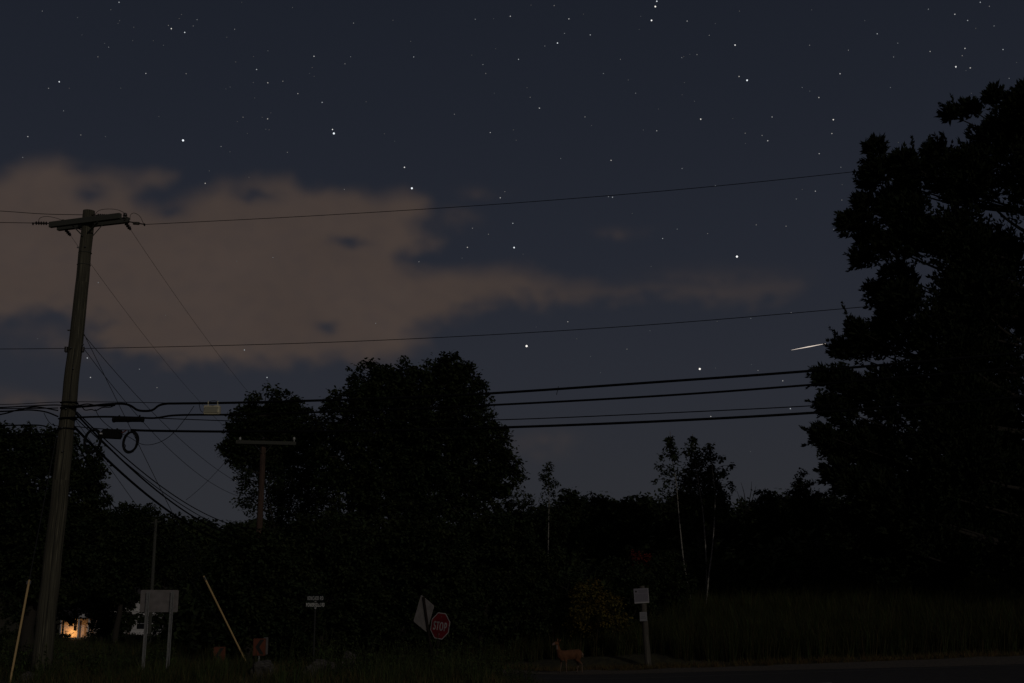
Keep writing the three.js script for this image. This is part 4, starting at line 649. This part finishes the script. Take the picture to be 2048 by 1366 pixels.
birch('birch with the middle white stem of the trio', 61.6, [[1408, 1240], [1413, 1150], [1412, 1110], [1406, 1026], [1396, 960], [1388, 905], [1385, 868]], [[1386, 880, 9, 5], [1384, 898, 14, 8], [1392, 910, 13, 6], [1372, 905, 9, 3], [1378, 930, 14, 4], [1365, 945, 12, 3], [1398, 930, 12, 3], [1375, 970, 16, 4], [1360, 1000, 14, 3], [1395, 1010, 20, 3], [1378, 1030, 20, 3]], 15, 3);
birch('birch with the rightmost white stem of the trio', 60.6, [[1407, 1238], [1415, 1181], [1417, 1156], [1424, 1103], [1429, 1038], [1430, 990], [1424, 930], [1420, 885]], [[1420, 893, 8, 4], [1416, 908, 12, 5], [1430, 915, 12, 5], [1410, 900, 8, 2], [1445, 915, 6, 2], [1447, 940, 9, 2], [1463, 932, 6, 2], [1438, 950, 12, 3], [1462, 970, 8, 2], [1430, 985, 14, 3], [1450, 995, 10, 2], [1436, 1025, 16, 3], [1465, 975, 6, 1]], 15, 4);
{ // bare branches
  const f = at(1492, 1045, 75); f.y = H(f.x, f.z) - .1; const t = thing('bare_tree', 'bare leafless tree of a few thin forked branches in the treeline', 'tree', f), g = new GB(), k = at(1494, 1060, 75);
  g.tube([f, k], .09, .06, 7); for (const c of [[[1488, 1030], [1480, 1000], [1474, 982]], [[1492, 1020], [1488, 985], [1482, 965]], [[1496, 1015], [1502, 985], [1503, 963]], [[1498, 1020], [1506, 995], [1512, 972]], [[1484, 1040], [1470, 1020], [1462, 1005]], [[1503, 1035], [1512, 1010]]]) g.tube(curve([k, ...c.map(([x, y]) => at(x, y, 75 + n2(x, y)))], 10), .05, .008, 5);
  mesh('trunk', g.geo(), M.bark, t, true);
}
// the tall conifer
{
  const D = 53.5, rand = rng(77), foot = at(2065, 1200, D), b = V(foot.x, H(foot.x, -D) - .2, -D), top = at(2085, 120, D), t = thing('conifer_tree', 'towering ragged dark conifer filling the edge of the view', 'conifer tree', b);
  const wd = new GB(), cr = new GB(), ax = []; for (let k = 0; k <= 20; k++) { const q = b.clone().lerp(top, k / 20); q.x += .2 * n2(k * .3, 5); ax.push(q); }
  wd.tube(ax, .42, .05, 10);
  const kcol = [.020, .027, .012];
  const tuft = (p, dir, L, n) => { for (let k = 0; k < n; k++) { const d = dir.clone().add(V((rand() - .5) * 1.4, (rand() - .5) * 1.4, (rand() - .5) * 1.4)).normalize(), s = V(rand() - .5, rand() - .5, rand() - .5).cross(d).normalize().multiplyScalar(L * (.15 + .1 * rand())), e = L * (.6 + .7 * rand()), m = p.clone().addScaledVector(d, e * .45), c = tone(rand, kcol, .4); cr.tri(p, m.clone().add(s), p.clone().addScaledVector(d, e), c); cr.tri(p, p.clone().addScaledVector(d, e), m.sub(s), c); } };
  const px2m = D / (FOCAL * 1.01);
  // foliage masses carried by the boughs: [px, py, radius]
  const masses = [[1905, 222, 17], [1925, 235, 20], [1952, 232, 20], [1985, 262, 36], [2030, 225, 38], [1745, 305, 22], [1762, 340, 34], [1740, 350, 20], [1830, 308, 30], [1800, 340, 36], [1890, 300, 38], [1850, 340, 50], [1960, 310, 55], [2040, 300, 65], [1740, 395, 28], [1702, 440, 24], [1730, 430, 30], [1800, 400, 50], [1900, 390, 75], [2020, 400, 85], [1745, 470, 32], [1722, 520, 24], [1760, 510, 36], [1810, 490, 50], [1880, 500, 75], [2000, 510, 90], [1765, 575, 26], [1795, 560, 40], [1785, 615, 40], [1770, 322, 30], [1790, 450, 45], [1820, 590, 55], [1920, 610, 85], [2030, 620, 90], [1705, 668, 22], [1690, 700, 28], [1735, 690, 36], [1780, 670, 52], [1860, 700, 85], [1980, 730, 100], [1648, 755, 22], [1680, 760, 30], [1720, 780, 45], [1790, 790, 75], [1900, 820, 100], [2020, 840, 100], [1652, 812, 22], [1690, 830, 30], [1640, 872, 22], [1670, 890, 30], [1710, 890, 48], [1780, 900, 75], [1880, 920, 100], [2010, 940, 100], [1665, 945, 26], [1690, 970, 36], [1740, 990, 55], [1820, 1020, 85], [1950, 1040, 95], [1700, 1050, 42], [1790, 1100, 65], [1890, 1120, 75], [2020, 1110, 80], [2120, 300, 80], [2130, 450, 95], [2140, 620, 100], [2140, 800, 110], [2130, 980, 110], [2100, 1110, 85], [2090, 200, 45], [2088, 145, 20]];
  for (const [px, py, rp] of masses) {
    const c = at(px, py, D), r = rp * px2m, inner = Math.max(0, 1 - Math.abs(px - 2065) / 420); c.z += (rand() - .5) * (1 + 7 * inner);
    let a = ax[0]; for (const q of ax) if (q.y < c.y - .25 * Math.hypot(c.x - q.x, c.z - q.z)) a = q;
    const out = V(c.x - a.x, 0, c.z - a.z).normalize();
    wd.tube(curve([a, a.clone().lerp(c, .5).add(V(0, -.35, 0)), c], 10), .05 + r * .03, .02, 5);
    const n = Math.round(190 * Math.pow(r, 2.15)) + 34;
    for (let k = 0; k < n; k++) {
      const u = rand() * 2 - 1, ph = rand() * 6.2832, s = Math.sqrt(1 - u * u), e = V(s * Math.cos(ph), u * .92, s * Math.sin(ph)), w = 1 + (rp < 40 ? .5 : .3) * n3(e.x * 1.8 + px, e.y * 1.8, e.z * 1.8), p = c.clone().addScaledVector(e, r * w * (.2 + .85 * Math.pow(rand(), .5))), deep = p.distanceTo(c) < r * .72;
      if (k % 9 === 0) wd.tube([c.clone().lerp(p, .2), c.clone().lerp(p, .65).add(V(0, -.06, 0)), p], .016, .005, 4);
      const dir = e.multiplyScalar(.8).add(V(0, .75, 0)).addScaledVector(out, .5).normalize();
      tuft(p, dir, deep ? .42 : .24, 5); tuft(p.addScaledVector(dir, -.16), dir, .2, 3);
    }
  }
  // upturned tips that break the outline: [from, to]
  for (const [x0, y0, x1, y1] of [[1912, 225, 1906, 188], [1905, 225, 1878, 208], [1955, 235, 1962, 210], [1925, 240, 1900, 238], [2030, 215, 2046, 186], [1748, 300, 1742, 282], [1752, 305, 1770, 290], [1735, 320, 1722, 322], [1735, 345, 1714, 340], [1830, 305, 1818, 280], [1850, 300, 1860, 275], [1735, 395, 1712, 388], [1700, 440, 1672, 432], [1700, 450, 1680, 462], [1730, 470, 1704, 470], [1722, 520, 1694, 505], [1720, 528, 1700, 540], [1765, 575, 1738, 568], [1705, 665, 1686, 606], [1715, 660, 1700, 632], [1690, 695, 1664, 652], [1690, 700, 1652, 688], [1650, 750, 1618, 738], [1650, 765, 1620, 772], [1652, 810, 1614, 803], [1665, 825, 1640, 832], [1642, 870, 1600, 858], [1640, 878, 1610, 890], [1645, 885, 1632, 912], [1665, 945, 1630, 940], [1670, 960, 1590, 972], [1680, 980, 1640, 992], [2000, 255, 2006, 222], [1780, 320, 1790, 305], [1890, 280, 1885, 258]]) {
    const A = at(x0, y0, D), B = at(x1, y1, D); B.z += (rand() - .5) * .8; const dir = B.clone().sub(A).normalize(), m = Math.ceil(A.distanceTo(B) / .07);
    wd.tube([A, A.clone().lerp(B, .5), B], .02, .006, 4);
    for (let k = 0; k <= m; k++) { const u = k / m, w = .2 * (1 - u) + .04; tuft(A.clone().lerp(B, u).add(V((rand() - .5) * w, (rand() - .5) * w, (rand() - .5) * w)), dir.clone().add(V(0, .4, 0)).normalize(), .25 - .1 * u, 4); }
  }
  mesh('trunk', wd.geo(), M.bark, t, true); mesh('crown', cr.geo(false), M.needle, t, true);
}

// ---------------------------------------------------------------- what nobody could count
function instanced(name, geo, mat, list) { const m = new THREE.InstancedMesh(geo, mat, list.length); m.name = numbered(name); m.userData.kind = 'stuff'; m.castShadow = m.receiveShadow = true; const o = new THREE.Object3D(), c = new THREE.Color(); list.forEach(([x, y, z, s, a, sy = 1, k = 1], i) => { o.position.set(x, y, z); o.scale.set(s, s * sy, s); o.rotation.set(0, a, 0); o.updateMatrix(); m.setMatrixAt(i, o.matrix); m.setColorAt(i, c.setRGB(k, k, k * .96)); }); scene.add(m); return m; }
{ // the wooded hill far behind
  const rand = rng(909);
  for (let v = 0; v < 3; v++) {
    const cr = new GB(); for (let k = 0; k < 95; k++) { const u = rand() * 2 - 1, ph = rand() * 6.28, s = Math.sqrt(1 - u * u), rr = 3.1 * (.55 + .5 * rand()), x = s * Math.cos(ph) * rr, y = 7.5 + u * rr * 1.25, z = s * Math.sin(ph) * rr, tc = tone(rand, GREEN); for (let j = 0; j < 9; j++) { const g = () => (rand() + rand() - 1) * 1.0; cr.leaf(x + g(), y + g(), z + g(), .9, .34, rand, tc); } }
    cr.tube([V(0, 0, 0), V(.1, 3, 0), V(0, 7, 0)], .25, .1, 6); while (cr.c.length < cr.p.length) cr.c.push(.04, .034, .028); cr.u.length = 0;
    const list = []; for (let k = 0; k < 420; k++) { const D = 250 + 260 * Math.pow(rand(), .8), x = (rand() * 1.25 - .62) * D; list.push([x, H(x, -D) - .4, -D, 1 + .55 * rand() + (n2(x / 30, D / 30) * .2), rand() * 6.28, 1, .8 + .5 * rand()]); }
    instanced('forest', cr.geo(false), M.leaf, list);
  }
  const list = []; // scrub that closes the view between the trees
  const sc = new GB(); for (let k = 0; k < 60; k++) { const u = rand(), ph = rand() * 6.28, s = Math.sqrt(1 - u * u), rr = .55 + .5 * rand(), x = s * Math.cos(ph) * rr, y = .3 + u * rr * 1.3, z = s * Math.sin(ph) * rr, tc = tone(rand, GREEN); for (let j = 0; j < 9; j++) { const g = () => (rand() + rand() - 1) * .35; sc.leaf(x + g(), y + g(), z + g(), .22, .085, rand, tc); } }
  for (let k = 0; k < 900; k++) { const D = 62 + 60 * rand(), x = (rand() - .44) * 1.1 * D; if (x < -.25 * D) continue; list.push([x, H(x, -D) - .1, -D, 1.1 + 1.2 * rand(), rand() * 6.28, 1 + .4 * rand(), .8 + .4 * rand()]); }
  for (let k = 0; k < 90; k++) { const D = 135 + 35 * rand(), x = -D * (.22 + .25 * rand()); list.push([x, H(x, -D) - .1, -D, .8 + .5 * rand(), rand() * 6.28, .7, .9]); }
  instanced('undergrowth', sc.geo(false), M.leaf, list);
}
{ // grasses and weeds
  const rand = rng(404);
  const tuftGeo = (n, h, w, lean, cols) => { const g = new GB(); for (let k = 0; k < n; k++) { const a = rand() * 6.28, r = rand() * .12, hh = h * (.6 + .6 * rand()), l = lean * (.3 + rand()) * hh, ox = Math.cos(a) * r, oz = Math.sin(a) * r, dx = Math.cos(a + (rand() - .5)), dz = Math.sin(a + (rand() - .5)), c = tone(rand, cols[Math.floor(rand() * cols.length)], .5), sx = -dz * w, sz = dx * w; const A = V(ox - sx, 0, oz - sz), B = V(ox + sx, 0, oz + sz), C = V(ox + dx * l * .35 - sx * .7, hh * .6, oz + dz * l * .35 - sz * .7), E = V(ox + dx * l * .35 + sx * .7, hh * .6, oz + dz * l * .35 + sz * .7), T = V(ox + dx * l, hh, oz + dz * l); g.tri(A, B, C, c); g.tri(B, E, C, c); g.tri(C, E, T, c); } return g.geo(false); };
  const green = [[.05, .07, .022], [.06, .065, .025], [.09, .075, .035]], straw = [[.16, .11, .05], [.13, .085, .04], [.09, .085, .035]];
  const weed = (n, h) => { const g = new GB(); for (let k = 0; k < n; k++) { const a = rand() * 6.28, x0 = Math.cos(a) * .1, z0 = Math.sin(a) * .1, hh = h * (.65 + .5 * rand()), tip = V(x0 * 3, hh, z0 * 3), st = new GB(); st.tube([V(x0, 0, z0), V(x0 * 1.6, hh * .5, z0 * 1.6), tip], .006, .003, 4); const b0 = g.n; g.p.push(...st.p); g.i.push(...st.i.map((i) => i + b0)); for (let q = 0; q < st.n; q++) g.c.push(.05, .055, .025); for (let j = 0; j < 26; j++) { const u = .15 + .85 * j / 26, tc = tone(rand, green[0], .5); g.leaf(lerp(x0, tip.x, u), hh * u, lerp(z0, tip.z, u), .12 * (1.25 - u), .018, rand, tc, .1); } } return g.geo(false); };
  const put = (n, fx, fD, size, ok) => { const l = []; for (let k = 0; k < n; k++) { const D = fD(), x = fx(D); if (paved(x, D + .1) || (ok && !ok(x, D))) continue; l.push([x, H(x, -D) - .03, -D, size * (.7 + .6 * rand()), rand() * 6.28, .8 + .5 * rand(), .75 + .5 * rand()]); } return l; };
  const inView = (D) => (rand() * 2 - 1) * .46 * D;
  const rocks = [[527, 29, .35], [650, 28.6, .4], [696, 30.5, .25], [620, 28.2, .25], [92, 27.2, .3], [55, 27.1, .25], [438, 46.5, .4], [519, 45.5, .35]].map(([px, D, r]) => [at(px, 1340, D).x, D, r]);
  const clear = (x, D) => rocks.every(([rx, rD, r]) => D > rD + .4 || D < rD - 2.6 || Math.abs(x - rx) > r);   // bare soil before the boulders and signs
  const bank = (x) => x < lerp(-1, 2, rand());
  instanced('grass', tuftGeo(16, .26, .006, .8, green), M.grass, put(9000, inView, () => 22 + 22 * rand(), 1, (x, D) => x < 3.5 && clear(x, D)));
  instanced('grass', tuftGeo(12, .42, .006, .6, [straw[2], green[0], green[1]]), M.grass, put(2600, inView, () => 24 + 6.5 * rand(), 1, (x, D) => x < 1 && clear(x, D) && n2(x / 2, 4) > -.1));
  instanced('weeds', weed(3, .62), M.grass, put(1500, inView, () => 26 + 6 * rand(), 1, (x, D) => bank(x) && clear(x, D) && (x < -7.7 || x > -4.9) && n2(x / 1.6, D / 1.6) > .12));
  instanced('weeds', weed(3, 1.0), M.grass, put(1600, inView, () => 36 + 9 * rand(), 1, (x, D) => x < .5 && x > -7 && n2(x / 2.2 + 7, D / 2.2) > -.1));
  instanced('verge_grass', tuftGeo(14, .2, .006, .8, straw), M.grass, put(9000, (D) => (rand() * 1.0 - .1) * .5 * 52, () => 44 + 14 * rand(), 1, (x, D) => D > farD(x) && D < farD(x) + 1.6 && (Math.abs(x - 2.4) > 1 || D > 52.6)));
  instanced('tall_grass', tuftGeo(18, .95, .008, .6, green), M.grass, put(15000, (D) => (rand() * 1.15 - .15) * .5 * D, () => 46 + 20 * rand(), 1, (x, D) => D > farD(x) + lerp(3.4, 1.6, sstep(5, 9, x)) && D < farD(x) + 14));
  instanced('tall_grass', tuftGeo(14, .6, .006, .6, green), M.grass, put(6000, (D) => -rand() * .5 * D, () => 50 + 60 * rand(), 1, (x, D) => D > farD(x) + .3));
}
renderer.render(scene, camera);
